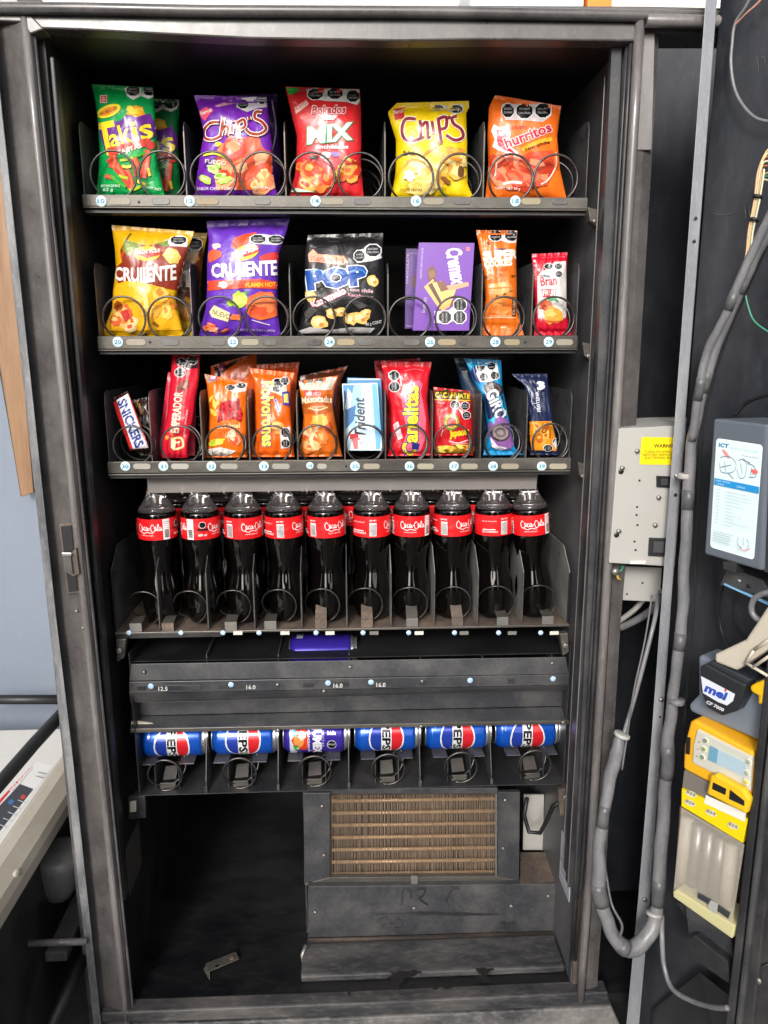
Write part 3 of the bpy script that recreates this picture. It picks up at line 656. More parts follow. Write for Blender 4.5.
# --- tray one
def takis(I, dx=0, dy=0, full=True):
    s = lambda *p: [(x+dx, y+dy) for x, y in p]
    I.poly(s((124, 88), (156, 88), (155, 96), (149, 99), (141, 96), (133, 100), (127, 96)), '#e9e7e4'); I.octo(133+dx, 90.5+dy, 6.6, ry=5.4); I.octo(149+dx, 90.5+dy, 6.6, ry=5)
    I.rect(100+dx, 95+dy, 107+dx, 103+dy, '#f4d9cf'); I.rect(100.8+dx, 96+dy, 106.4+dx, 102+dy, '#e2463c'); I.text('B', 102+dx, 101+dy, 105+dx, 101+dy, 4, '#ffe9dc')
    I.ell(108.5+dx, 111+dy, 12.8, 6, '#f2e13c', -22); I.ell(108.5+dx, 111+dy, 9.5, 3.6, '#f39a2c', -22); I.text('FUEGO', 101+dx, 115.5+dy, 117+dx, 109+dy, 2.6, '#7a3a12')
    I.blob(136+dx, 112+dy, 9.5, 6, '#f0a02c', 3); I.blob(137+dx, 111+dy, 6, 3.5, '#f6d23c', 4); I.blob(130+dx, 109+dy, 3, 4, '#f8d640', 5)
    I.poly(s((99, 129), (108, 121), (120, 121), (126, 115), (137, 117), (150, 113), (157, 127), (155, 136), (141, 140), (127, 145), (113, 150), (107, 156), (104, 148), (101, 138)), '#6b2d8c')
    I.text('T', 100+dx, 156+dy, 119+dx, 152+dy, 32, '#f7d92c', .03)
    I.text('ak', 111.5+dx, 147+dy, 132+dx, 141.5+dy, 19, '#f8dc30', .02, edge='#5b2478', ew=.03, taper=.15); I.text('is', 134.5+dx, 141.5+dy, 153.5+dx, 137+dy, 21, '#f8dc30', .02, edge='#5b2478', ew=.03)
    I.stroke(s((108, 152), (120, 149), (137, 144), (150, 142)), 8, '#d8493a'); I.ell(150.5+dx, 145+dy, 5, 4.6, '#c73a2e'); I.text('FAJITAS', 119+dx, 154.5+dy, 142+dx, 147.5+dy, 4.4, '#fbe8d8', .02)
    q = random.Random(int(dx))
    for k, (a, b, c, d, w) in enumerate([(109, 158, 134, 190, 8), (147, 150, 143, 178, 7), (113, 155, 112, 168, 7), (133, 158, 138, 176, 8), (105, 176, 114, 178, 4), (126, 170, 131, 184, 6)]):
        I.stroke(s((a, b), ((a+c)/2+1, (b+d)/2), (c, d)), w, '#dc4a34'); I.stroke(s((a+1, b), ((a+c)/2+2, (b+d)/2), (c+1, d)), w*.4, '#f0785a')
    for k, (a, b, c, d) in enumerate([(120, 160, 133, 157), (122, 166, 131, 166), (134, 156, 145, 152), (119, 175, 128, 178), (136, 180, 146, 184), (111, 176, 126, 187), (129, 190, 141, 186), (148, 168, 150, 176)]): I.stroke(s((a, b), ((a+c)/2, (b+d)/2+1), (c, d)), 2.8, ['#b9d832', '#f3d93c', '#48b83c'][k % 3])
    I.text('BOTANA DE MAIZ', 101+dx, 187+dy, 120+dx, 187+dy, 2.6, '#dff0e0', .01); I.text('62 g', 103+dx, 191+dy, 113+dx, 191+dy, 3, '#dff0e0', .02); I.text('CONT NET', 143+dx, 188+dy, 161+dx, 191+dy, 2.6, '#dff0e0', .01)
pack('snack_bag', 'bright green snack bag with big yellow lettering, front one of two at the upper left', 'snack bag',
     Bag([(91.5, 84), (95, 100), (98, 124), (99.5, 150), (98.5, 172), (96, 194.5)], [(152.7, 87.5), (155, 110), (156.6, 135), (158, 165), (165, 194)], YP, .021, .012, (.05, .03), seed=1, floor=Z1), '#0aa450', takis, G1)
pack('snack_bag', 'green snack bag half hidden behind the front green bag with yellow lettering', 'snack bag',
     Bag([(128, 98), (130, 130), (130, 192)], [(179.7, 99.5), (178, 140), (181, 191)], YP+.062, .018, .01, (.05, .03), seed=2, floor=Z1), '#067038', lambda I: takis(I, 22, 13), G1, 26, 34)  # same bag in a darker green, its shade behind the front one painted in
def script_chips(I, pts, c, e, w=3.4):
    for p in pts: I.stroke(p, w+1.8, e)
    for p in pts: I.stroke(p, w, c)
def ch_purple(I):
    I.poly([(240, 98), (266, 96), (270, 100), (268, 107), (258, 108), (247, 112), (236, 107)], '#dcd6dc'); I.octo(243, 104, 5.5, ry=4.6); I.octo(262.5, 99.5, 7, ry=4.4)
    I.poly([(214, 106), (231, 100), (236, 103), (218, 107)], '#e9a6c6'); I.poly([(199, 111), (206, 107), (214, 110), (209, 115), (205, 121), (201, 117)], '#ee5b74'); I.text('Barcel', 201, 115, 212, 111, 3.4, '#fff0f0')
    I.poly([(222, 146), (234, 139), (247, 137), (258, 134), (262, 146), (268, 160), (272, 190), (220, 190), (214, 165)], '#e2613e')
    chips(I, 11, 243, 165, 26, 24, ['#ef8a5a', '#e0502f', '#f4b080', '#d8402a'], 10); chips(I, 17, 262, 180, 10, 10, ['#f0a860', '#f5cf8c'], 4)
    chips(I, 21, 213, 176, 14, 11, ['#b8dc62', '#d8ee9c', '#93c840'], 5); I.blob(218, 144, 3, 2.5, '#e6e04a', 2)
    I.stroke([(203, 155), (215, 153), (229, 159)], 3, '#e4dc50'); I.text('FUEGO', 205, 163, 226, 165, 4, '#f3ead8', .02)
    script_chips(I, [[(219, 122), (210, 123), (204, 130), (205, 138), (213, 139.5), (221, 136)], [(223.5, 117), (220.5, 136)], [(221.5, 131), (225, 126), (228, 128), (226.5, 135.5)], [(232.5, 125.5), (231.5, 134)], [(233, 120.5), (233.2, 122)], [(237.5, 121), (239, 139)], [(237.5, 122.5), (243.5, 119.5), (245, 126), (239, 129.5)], [(249, 116.5), (249.6, 120)]], '#a03828', '#f4ead8', 2.6)
    script_chips(I, [[(262, 112), (256, 112), (255, 118), (262, 122), (266, 129), (259, 134), (250, 133), (246, 129)]], '#a03828', '#f4ead8', 2.8)
    I.text('SABOR CHILE Y LIMON', 197, 190, 236, 190, 3, '#efe4f4', .01); I.text('CONT 46 g', 255, 188, 270, 189, 2.6, '#efe4f4', .01)
pack('snack_bag', 'purple snack bag with brown script lettering and orange chips, on the top tray', 'snack bag',
     Bag([(193.8, 95), (199, 112), (204, 133), (200, 155), (197, 175), (194, 193)], [(266.7, 97), (269, 120), (272, 145), (273, 170), (277.7, 193)], YP, .022, .008, (.06, .03), seed=3, floor=Z1), '#7426ac', ch_purple, G1)
pack('snack_bag', 'dark purple snack bag hidden behind the purple bag with brown script', 'snack bag',
     Bag([(228, 95), (228, 193)], [(277, 93.5), (277, 120), (281, 160), (279, 192)], YP+.06, .018, .01, seed=4, floor=Z1), '#3c1262', lambda I: (I.stroke([(272, 100), (276, 130), (272, 150)], 1.5, '#c9b6d8')), G1, 24, 30)
def mix(I):
    I.poly([(286, 87.5), (303, 88), (298, 92), (289, 95)], '#2bc43a'); I.poly([(312, 88.4), (359.6, 89), (360, 104), (352, 90.5)], '#2bc43a')
    I.poly([(306, 89), (359, 89.5), (360, 101), (357, 105), (347, 102), (326, 101), (309, 98)], '#dedbda')
    I.octo(315.3, 94, 7.6, ry=5.6); I.octo(335, 93.4, 7.8, ry=5.6); I.octo(353, 96, 6.6, ry=6)
    I.poly([(294, 108), (306, 100), (309, 104), (296, 114)], '#f2c9c4'); I.text('NUEVO', 295.5, 111, 307, 103.5, 4, '#d8403a', .01)
    I.text('Bokados', 312, 114, 345, 113, 8, '#c82a34', .03, shear=.15, edge='#f6e4e4', ew=.06); I.poly([(318, 115), (338, 115), (334, 120), (324, 120)], '#f0d8d8')
    I.text('MIX', 308, 143.5, 350.5, 139, 16, '#f4f4f0', .04, shear=.12, edge='#1c9c50', ew=.035)
    I.text('enchilados', 316, 148.5, 348, 148.5, 4, '#f4e8e8', .03); I.blob(326, 155, 5.5, 4, '#efe4e4', 4); I.blob(335, 154, 4, 2.6, '#8a6ab0', 5); I.blob(347, 160, 4, 2, '#7f8a40', 6); I.blob(314, 157, 5, 2, '#3a1818', 9)
    chips(I, 31, 316, 176, 17, 14, ['#f08a3c', '#e8502e', '#f4ac4c', '#d83a2a'], 13, 40); chips(I, 37, 346, 176, 13, 15, ['#f4ac4c', '#ec6a30', '#f6c660', '#e0402a'], 10, -40)
    I.poly([(289, 192), (296, 188), (316, 192)], '#cfe4cc')
pack('snack_bag', 'red snack bag with green top corners and white lettering on the top tray', 'snack bag',
     Bag([(285.3, 86.5), (291, 112), (297, 136), (296.5, 158), (295, 176), (288, 193.6)], [(359.7, 89), (361, 112), (361.3, 137), (361, 165), (363.8, 193)], YP, .022, .01, (.05, .03), seed=5, floor=Z1), '#de2a30', mix, G1)
def ch_yellow(I):
    I.poly([(393, 109), (405, 107), (404, 118), (395, 120)], '#c8323c'); I.text('Barcel', 394, 114, 404, 112, 4, '#f4dcc0')
    I.poly([(430, 107), (463, 104), (463, 112), (455, 114), (447, 110), (431, 111)], '#d8d2c4'); I.octo(437, 107.5, 6.5, ry=2.6); I.octo(456, 109, 6.8, ry=4)
    script_chips(I, [[(416, 119), (406, 119), (402, 128), (404, 138), (412, 141), (424, 137)], [(420, 120), (421, 137)], [(421, 127), (427, 122), (428, 137), (430, 136)], [(432, 121), (434, 134)], [(438, 118), (441, 140)], [(438, 119), (446, 117), (446, 127), (441, 129)], [(449, 116), (450, 119)], [(457, 116), (452, 118), (454, 124), (461, 129), (463, 137), (455, 140), (446, 135)]], '#8a2a38', '#f8f0dc', 3.2)
    I.text('SAL', 403, 155, 415, 155, 4.4, '#7a5a20', .02)
    I.stroke([(437, 145), (424, 155), (420, 164)], 2.6, '#c48a3c'); I.blob(440, 142, 3.5, 3, '#8a5a28', 7)
    chips(I, 41, 430, 176, 18, 18, ['#f3c65c', '#f9e09a', '#eeb040', '#f7d67c'], 12); chips(I, 47, 455, 160, 10, 22, ['#f2b850', '#f8dc90', '#e09a3c'], 9, 60); I.blob(409.5, 176, 6, 5.5, '#f0ded0', 3); I.blob(461, 172, 3, 7, '#6a4420', 12); I.blob(446, 180, 6, 2.4, '#8a5a2c', 14, rot=35)
    I.text('PAPAS FRITAS', 400, 191, 422, 191, 2.6, '#6a5a20', .01); I.text('CONT NET', 430, 191, 446, 191, 3, '#6a5a20', .01)
pack('snack_bag', 'bright yellow snack bag with maroon script lettering on the top tray', 'snack bag',
     Bag([(397, 103), (387.8, 112), (391, 124), (396, 140), (396, 165), (395, 178), (390, 194)], [(468.8, 100.8), (469, 108), (466, 113), (467, 140), (467.5, 184), (474.5, 194)], YP, .022, .01, (.09, .03), seed=6, floor=Z1), '#f0cc10', ch_yellow, G1)
def churr(I):
    I.poly([(502, 104), (552, 104), (551, 116), (543, 122), (520, 120), (505, 120)], '#d9cdd0'); I.octo(508, 110.5, 6, ry=6.8); I.octo(524.5, 110.8, 8.2, ry=7.6); I.octo(543, 110.5, 7.8, ry=7.2)
    I.text('LOS NUEVOS', 508, 129, 527, 128.5, 3, '#c4342c', .02)
    I.poly([(494, 124), (499, 127), (508, 126), (511, 133), (508, 145), (518, 152), (519, 160), (512, 155), (500, 151), (492, 147), (495, 139), (491, 131)], '#f0dcd8')
    I.poly([(496.5, 130), (505, 129), (508, 135), (505, 141), (509, 147), (516, 154), (505, 150), (498, 146), (497, 139)], '#cc1f3a')
    I.text('hurritos', 507, 148, 552, 131, 10, '#d2243c', .03, edge='#f4e4e2', ew=.045); I.stroke([(522, 150), (538, 142), (552, 139)], 4, '#f5b02c'); I.text('con chile', 525, 150.5, 550, 143, 3, '#5a2a18', .02)
    I.poly([(497, 158), (503, 154), (516, 158), (530, 152), (553, 150), (555, 170), (547, 186), (497, 186), (492, 174)], '#d8502c')
    chips(I, 51, 520, 170, 26, 15, ['#e87048', '#c83e24', '#f09068', '#d85030'], 22, 20)
    I.stroke([(556, 152), (556, 166), (548, 180), (541, 184)], 1.4, '#f6d8c8'); I.stroke([(503, 184), (512, 182), (522, 183)], 2.6, '#f6e4dc'); I.stroke([(497, 160), (495, 176)], 1.2, '#f6d8c8')
    I.text('CONT NET 50 g', 495, 189, 520, 190, 2.6, '#fbe4d4', .01)
pack('snack_bag', 'orange snack bag with red spiky lettering, rightmost on the top tray', 'snack bag',
     Bag([(495.3, 95), (489, 107), (487.5, 137), (488.5, 165), (485, 194)], [(561, 106), (559, 120), (557, 137), (560, 169), (567, 193)], YP, .02, .008, (.05, .035), seed=7, floor=Z1, wr=1.2), '#fa7420', churr, G1)
# --- tray two
def cru_y(I, dx=0, dy=0):
    s = lambda *p: [(x+dx, y+dy) for x, y in p]
    I.poly(s((120, 250), (126, 240), (135, 243), (148, 246), (158, 243), (172, 242), (188, 245), (183, 291), (168, 289), (150, 284), (118, 283), (113, 270), (122, 262)), '#8c3020')
    I.poly(s((122, 249), (126, 240), (142, 244), (128, 256)), '#7c8c2c'); I.stroke(s((124, 243), (132, 232), (136, 230)), 1.6, '#5c5a18'); I.stroke(s((121, 258), (124, 251)), 1.8, '#c8482c')
    I.poly(s((165, 240), (171, 239), (188, 243), (187, 247), (170, 246)), '#dcd6ce'); I.octo(178.5+dx, 240+dy, 8, ry=4.4); I.poly(s((156, 244), (168, 240), (168, 247)), '#6c8a2c')
    I.ell(147+dx, 253.5+dy, 13.2, 7.6, '#f4b41c'); I.poly(s((134, 249), (147, 251), (161, 248), (160, 255), (147, 258), (135, 254)), '#d23228'); I.text('Sabritas', 135+dx, 254+dy, 160+dx, 252+dy, 5.2, '#f6ece2', .01)
    I.blob(172+dx, 256+dy, 9, 7.5, '#f0bc58', 8, 14, .12, 30); I.blob(170+dx, 255+dy, 5, 4, '#f8d684', 9)
    I.text('CRUJIENTE', 114.5+dx, 279.5+dy, 176+dx, 279+dy, 13.5, '#ece6de', .035, arc=-2, taper=.15)
    I.stroke(s((149.8, 277), (149, 281), (146, 281.6), (144.4, 279.6)), 2.2, '#ece6de'); I.text('SAL', 137+dx, 283.5+dy, 146+dx, 283.5+dy, 4, '#f0e6da', .03)
    I.poly(s((114, 286), (125, 281), (140, 282), (160, 287), (168, 292), (172, 300), (183, 330), (102, 331), (108, 322), (113, 310)), '#f4b21c')
    chips(I, 61+int(dx), 122+dx, 318+dy, 15, 12, ['#f3c070', '#e88a3c', '#f6d69c', '#d8603c'], 9, 30); chips(I, 67+int(dx), 164+dx, 305+dy, 14, 14, ['#f2a832', '#f8cc5c', '#e8882c'], 8, 50); I.poly(s((120, 312), (127, 309), (130, 318), (125, 322)), '#c63a3c'); I.stroke(s((139, 286), (146, 300), (144, 315)), 5, '#f8d278'); I.stroke(s((153, 322), (158, 326)), 2.5, '#8a5418'); I.blob(118+dx, 306+dy, 4, 5, '#9c4a1c', 6)
pack('snack_bag', 'yellow and brown chip bag with white block lettering, front one on the second tray', 'snack bag',
     Bag([(111.6, 225), (115, 250), (116, 268), (113, 290), (112, 309), (101, 334)], [(194, 231.4), (188, 250), (181.5, 275), (176, 300), (184, 334)], YP, .024, .008, (.055, .02), seed=8, floor=Z2), '#dca80e', cru_y, G1)
pack('snack_bag', 'yellow and brown chip bag tucked behind the front one on the second tray', 'snack bag',
     Bag([(142, 231), (146, 333)], [(207.7, 233), (203, 255), (200, 290), (201, 333)], YP+.045, .02, .008, seed=9, floor=Z2), '#e0b010', lambda I: (I.poly([(170, 240), (203, 244), (199, 320), (170, 320)], '#5c2a1c'), I.octo(195, 244, 7, ry=6), I.blob(193, 257, 7, 6, '#a8742c', 3), I.text('TE', 176, 286, 193, 286, 15, '#cfc6bc', .05), I.blob(186, 308, 9, 12, '#a8701c', 5)), G1, 24, 30)
def cru_p(I):
    I.poly([(231, 247), (234, 238), (245, 234), (257, 232), (251, 241), (244, 245), (236, 249)], '#ee4c24'); I.poly([(207.5, 253), (213, 249), (221, 251), (222, 256), (215, 260), (209, 263)], '#e85a34'); I.blob(216, 246, 4, 3, '#f3c6c0', 2)
    I.poly([(251, 236), (263, 234), (284, 237), (284, 243), (277, 245), (258, 244), (249, 242)], '#d8d2de'); I.octo(258, 239, 7.6, ry=4.4); I.octo(276, 239.5, 7.6, ry=4.2)
    I.ell(246, 252.5, 13.4, 7.4, '#f4c020', -18); I.poly([(234, 252), (247, 250), (259, 245), (259, 251), (248, 256), (236, 258)], '#d83424'); I.text('Sabritas', 235, 257, 258, 249.5, 5, '#f6ece2', .03, shear=.1)
    I.poly([(259, 257), (268, 253), (280, 252), (279, 263), (262, 261)], '#d8322c')
    I.text('CRUJIENTE', 212, 277, 277, 274.5, 13.5, '#f4f0f6', .035, taper=.1, edge='#4c2470', ew=.02)
    I.poly([(206.5, 281), (222, 280), (260, 279), (278, 282), (277, 289), (250, 288), (225, 289), (206.5, 291)], '#e8482c'); I.text('FLAMIN HOT', 246, 287, 276, 286.5, 4.4, '#f8c02c', .03); I.blob(223, 285, 5, 3.4, '#f3d8d4', 3)
    I.blob(240, 299, 7, 8, '#b4dc3c', 5, rot=30); I.blob(238, 300, 4, 5, '#d8ee70', 6, rot=30); I.blob(231, 303, 5, 3.4, '#a8d434', 7); I.poly([(244, 289), (248, 292), (246, 297)], '#2c8a34')
    I.blob(263, 306, 17, 15, '#ee6a34', 12, 18, .1); I.blob(265, 303, 11, 10, '#f48450', 13, 16, .2); I.blob(259, 311, 9, 5, '#e0502a', 14)
    I.poly([(209, 312), (214, 305), (230, 313), (228, 322), (212, 317)], '#efdcA8'); I.text('NUEVO', 212, 314, 229, 319.5, 5, '#6a5a20', .02)
    chips(I, 71, 216, 327, 12, 5, ['#f08a5c', '#e8552e', '#f4b090'], 5); I.stroke([(252, 320), (262, 323), (270, 325)], 1, '#d8c8ec'); I.blob(236, 317, 6, 3, '#ee7a44', 20); I.text('PAPAS CON CHILE Y LIMON', 240, 331, 275, 332, 2.4, '#d8c8ec', 0)
pack('snack_bag', 'purple chip bag with white block lettering and orange chips, on the second tray', 'snack bag',
     Bag([(206.4, 221), (209, 240), (207, 262), (207, 290), (205.6, 309), (198.6, 334)], [(290, 218), (285, 236), (279, 254), (277.7, 285), (277.5, 309), (280.5, 334)], YP, .025, .008, (.075, .02), seed=10, floor=Z2), '#6430b0', cru_p, G1)
def pop(I):
    I.text('Kanasto', 327, 242, 339, 242, 3, '#55555a', 0)
    I.poly([(308, 254), (313, 249), (318, 254), (330, 255), (344, 256), (347, 260), (344, 265), (331, 264), (318, 262), (309, 262)], '#ee9a7c'); I.text('Karamelos', 311, 260.5, 344, 263, 5.4, '#c84a30', .01)
    I.poly([(354, 256), (362, 249), (368, 249), (380, 252), (382, 258), (372, 261), (357, 263)], '#d4d2d2'); I.octo(359.5, 256, 5.4, ry=5.6); I.octo(373, 250.5, 7.8, ry=6)
    I.text('POP', 309.5, 289, 366, 283.5, 17.5, '#1a4c9c', .07, edge='#f0f2f6', ew=.035, shear=-.03); I.stroke([(311, 272), (320, 270), (323, 276)], 1.2, '#4f8ad0'); I.stroke([(331, 274), (338, 271), (344, 275)], 1.2, '#4f8ad0'); I.stroke([(352, 271), (362, 270), (366, 275)], 1.2, '#4f8ad0')
    I.text('Karamelo', 313, 308, 346, 293, 7, '#e8e0e2', .04, edge='#cc4458', ew=.05); I.text('con chile', 350, 291, 373, 293, 3.6, '#e4b8c0', .02); I.text('Kacahuates', 348, 296, 373, 298.5, 3.2, '#e0a0ac', .02)
    for k, (x, y, a) in enumerate([(373, 281, 6), (310.5, 296, 6.4), (332, 313, 6), (340, 312, 6), (319, 323, 8.4), (352, 319, 7), (361, 318, 8), (366, 313, 5)]):
        I.blob(x, y, a, a*.85, '#efc06c', 80+k, 14, .2); I.blob(x-a*.1, y-a*.1, a*.6, a*.5, '#f8e0a4', 90+k, 10, .3); I.blob(x+a*.3, y+a*.2, a*.3, a*.25, '#d8843c', 60+k)
    I.poly([(304, 312), (312, 306), (318, 310), (306, 322)], '#3c3a3a'); I.poly([(350, 302), (358, 300), (368, 306), (360, 309)], '#4c4848')
    I.poly([(298, 331), (310, 327), (330, 330), (352, 327), (375, 328), (370, 333.5), (299, 333.5)], '#b4b0b0'); I.text('80 g CONT', 366, 326, 382, 323, 3, '#c4c2c2', .02)
pack('snack_bag', 'black popcorn bag with thick blue lettering in the middle of the second tray', 'snack bag',
     Bag([(308, 235), (305, 255), (304.5, 275), (304.5, 302), (297, 334)], [(383, 233), (383, 255), (384, 277), (385, 322), (381, 333)], YP, .022, .008, (.06, .02), seed=11, floor=Z2), '#1a181a', pop, G1)
# boxes
class Slab:
    "rigid carton: four px corners in a plane, real thickness behind"
    def __init__(s, q, Y, th, lean=0): s.q, s.Y, s.th, s.lean = q, Y, th, lean; s.p = [P(x, y, Y+(lean if i < 2 else 0)) for i, (x, y) in enumerate(q)]
    def pt(s, x, y, off):
        n = (s.p[1]-s.p[0]).cross(s.p[3]-s.p[0]).normalized(); n = -n if n.y > 0 else n; d = ray(x, y); t = (s.p[0]-CAM).dot(n)/d.dot(n); return CAM+d*t+n*off
def carton(name, label, cat, q, th, col, draw, side=None, lean=0, Y=None, group=None, bev=.0012):
    s = Slab(q, Y or YP-.012, th, lean); m = MB(); col = hx(col); m.hexa(s.p, [p+Vector((0, th, 0)) for p in s.p], 'print_box', col); draw(Ink(m, s.pt, 0, 'print_box', .0003)); m.nofix = True
    o = m.build(name, origin=s.p[3], bevel=bev)
    return tag(o, label, cat, group)
def cremax(I):
    I.text('Cremax', 446, 249, 452, 284, 15, '#f1ecf6', .04, shear=.1); I.rect(466, 247, 470, 251, '#e06a80')
    I.poly([(427, 270), (432, 265), (437, 272), (434, 283), (428, 281)], '#6a4030'); I.poly([(428, 272), (434, 270), (436, 276), (430, 279)], '#8a5a44')
    for k in range(4): I.poly([(424+4*k, 287-2*k), (433+4*k, 279+1*k), (444+4*k, 300+2*k), (440+3*k, 310)], ['#e8b468', '#5a3424', '#edc07c', '#7c4a34'][k])
    I.poly([(441, 292), (457, 287), (452, 300), (448, 311), (441, 311)], '#f0bc6c'); I.poly([(446, 286), (468, 282), (469, 286), (450, 291)], '#dc9c78')
    I.poly([(434, 318), (446, 309), (456, 303), (466, 300), (467, 322), (438, 324)], '#8448b4'); I.poly([(434.5, 311), (447, 311.5), (454, 306), (458, 318), (448, 323.5), (434, 323)], '#eceaf0')
    I.octo(460, 305, 6.2, rot=1); I.octo(445, 317.3, 6.2, rot=1); I.octo(459.5, 317.2, 6.2, rot=1)
    I.text('GALLETAS SABOR CHOCOLATE', 421.5, 279, 423.5, 248, 2, '#d8c8ea', 0); I.text('SANDWICH', 425, 313, 427, 298, 3, '#d8c8ea', .01)
carton('wafer_pack', 'purple wafer pack with white script and fanned wafers, front one of two', 'wafer pack', [(419, 242.5), (474.5, 243), (469, 330.5), (413, 330.5)], .022, '#6f35a4', cremax, lean=.012)
carton('wafer_pack', 'darker purple wafer pack standing half hidden behind the front wafer pack', 'wafer pack', [(406, 248.6), (462, 249), (459, 328), (405, 328.5)], .022, '#4e2080', lambda I: (I.text('CHOCOLATE', 408, 284, 409, 254, 2, '#c8b4dc', 0), I.blob(415, 283, 4, 7, '#5a3434', 3), I.stroke([(407, 253), (420, 254)], .8, '#8a5cb8'), I.stroke([(406.5, 326), (413, 326)], 1, '#a882cc')), lean=.012, Y=YP+.05)
def supe(I):
    I.poly([(488, 231.5), (517, 231), (516, 243), (509, 243), (499, 240), (490, 240)], '#dcd4d0'); I.octo(495.5, 235.5, 6.4, ry=5.4); I.octo(511.5, 235.5, 6.6, ry=5.6)
    I.text('gamesa', 494, 250, 507, 250, 3, '#3a4a70', .02); I.text('SUPER', 484, 260.5, 517, 258, 8.6, '#f4ead6', .06); I.text('COOKIES', 485, 267.5, 512, 265, 6.2, '#f4ead6', .06); I.text('con chispas', 488, 271, 508, 270, 2.6, '#c85a1c', .01)
    I.blob(502, 291, 12, 9, '#e8944c', 4, 20, .08); I.blob(500, 288, 9, 6, '#f0aa64', 5); I.blob(500, 306, 10, 9, '#f08434', 14); I.blob(498, 303, 5, 5, '#f5a050', 15)
    for k, (x, y) in enumerate([(486, 277), (500, 274), (513, 276), (497, 296), (505, 294), (489, 243)]): I.blob(x, y, 1.8, 1.2, '#8a4a20', k)
    I.rect(512, 297, 516, 316, '#5a2410'); I.text('CALORIAS', 515, 315, 515.5, 298, 2.6, '#e8c8a0', .01); I.stroke([(484, 318), (500, 317.5), (516, 318)], 1.2, '#f6b478'); I.text('PAQUETE INDIVIDUAL', 486, 317, 512, 317, 1.8, '#f7cca0', 0)
pack('cookie_pack', 'tall orange cookie pack with cream block lettering on the second tray', 'cookie pack',
     Bag([(476, 230), (480, 252), (484, 275), (485.5, 300), (481.4, 334)], [(517.3, 230.5), (516, 250), (516.5, 277), (517, 310), (524, 334)], YP, .015, .008, (.04, .1), seed=12, floor=Z2), '#e8701c', supe)
def frut(I):
    I.poly([(537, 277), (541, 272), (547, 269), (554, 262), (566, 261), (566.5, 300), (566, 318), (550, 322), (538, 318)], '#dcd8d4')
    I.octo(548.5, 266.3, 4.2, ry=2.8); I.octo(558.3, 266.2, 3.8, ry=2.8); I.octo(558.7, 274, 3.4, ry=3)
    I.text('marinela', 539, 277, 550, 277, 3, '#4a4a78', .02); I.text('Bran', 541, 286, 557, 284, 9, '#c82a3a', .02, edge='#f4eef0', ew=.02); I.poly([(541, 289), (557, 289), (555, 297), (543, 297)], '#cc2a34'); I.text('FRUT', 543, 295.5, 556, 295.5, 5.6, '#f3e6e4', .03)
    I.blob(546, 306, 7, 5.4, '#d85a34', 3); I.blob(549, 305, 3, 3.4, '#ee8a5c', 5); I.stroke([(548, 300), (555, 299), (558, 302)], 2.4, '#4aa06c'); I.blob(553, 316, 9, 9, '#eca03c', 6); I.blob(550, 313, 6, 4, '#f4be64', 8); I.stroke([(542, 319), (552, 322), (562, 321)], 1.4, '#c83a2c')
    I.blob(534.5, 261, 1.3, 1.3, '#f4e8e8', 1); I.text('NUEVA', 533, 266.5, 539, 266.5, 1.8, '#f4d8d8', 0); I.text('barra horneada', 541, 258.5, 565, 257.5, 2, '#e86a78', 0)
pack('cereal_bar', 'short red and white fruit bar, rightmost on the second tray', 'cereal bar',
     Bag([(532, 254), (531.5, 272), (535, 305), (534, 334)], [(567.3, 252.3), (566.5, 275), (567, 315), (571, 334)], YP, .013, .006, (.05, .05), seed=13, floor=Z2, powr=(.35, .3)), '#cc1430', frut)
# --- tray three
def snick(I):
    I.poly([(116.5, 400), (128, 393.5), (148.5, 447.5), (133, 450)], '#eceaf0'); I.poly([(112.8, 403.5), (116.5, 400.5), (133.5, 450), (130.2, 450)], '#c82a2c'); I.poly([(127.5, 394), (129, 395.5), (149.2, 446), (147.5, 447.6)], '#d84838')
    I.text('SNICKERS', 117.5, 402.5, 136, 448.5, 9, '#27408c', .035, shear=-.15)
pack('chocolate_bar', 'white and brown chocolate bar leaning left at the left end of the third tray', 'chocolate bar',
     Bag([(114, 397.5), (112.8, 403), (121, 427), (130.3, 451)], [(127.5, 391), (130.5, 397), (140, 421), (149.5, 449)], YP-.01, .010, .012, (.03, .02), seed=14, powr=(.35, .25), wr=.5), '#3a1a12', snick, None, 22, 40)
pack('chocolate_bar', 'dark brown chocolate bar mostly hidden behind the white and brown bar', 'chocolate bar',
     Bag([(132, 400), (140, 449)], [(147, 397), (151, 420), (152, 449)], YP+.035, .009, .01, seed=15, powr=(.35, .3), floor=Z3), '#2a1812', lambda I: (I.stroke([(137, 400), (142, 414)], 3, '#d8a070'), I.stroke([(137.5, 403), (139, 406)], 3, '#e0b428'), I.stroke([(144, 406), (150, 416)], 1, '#a08070')), None, 16, 24)
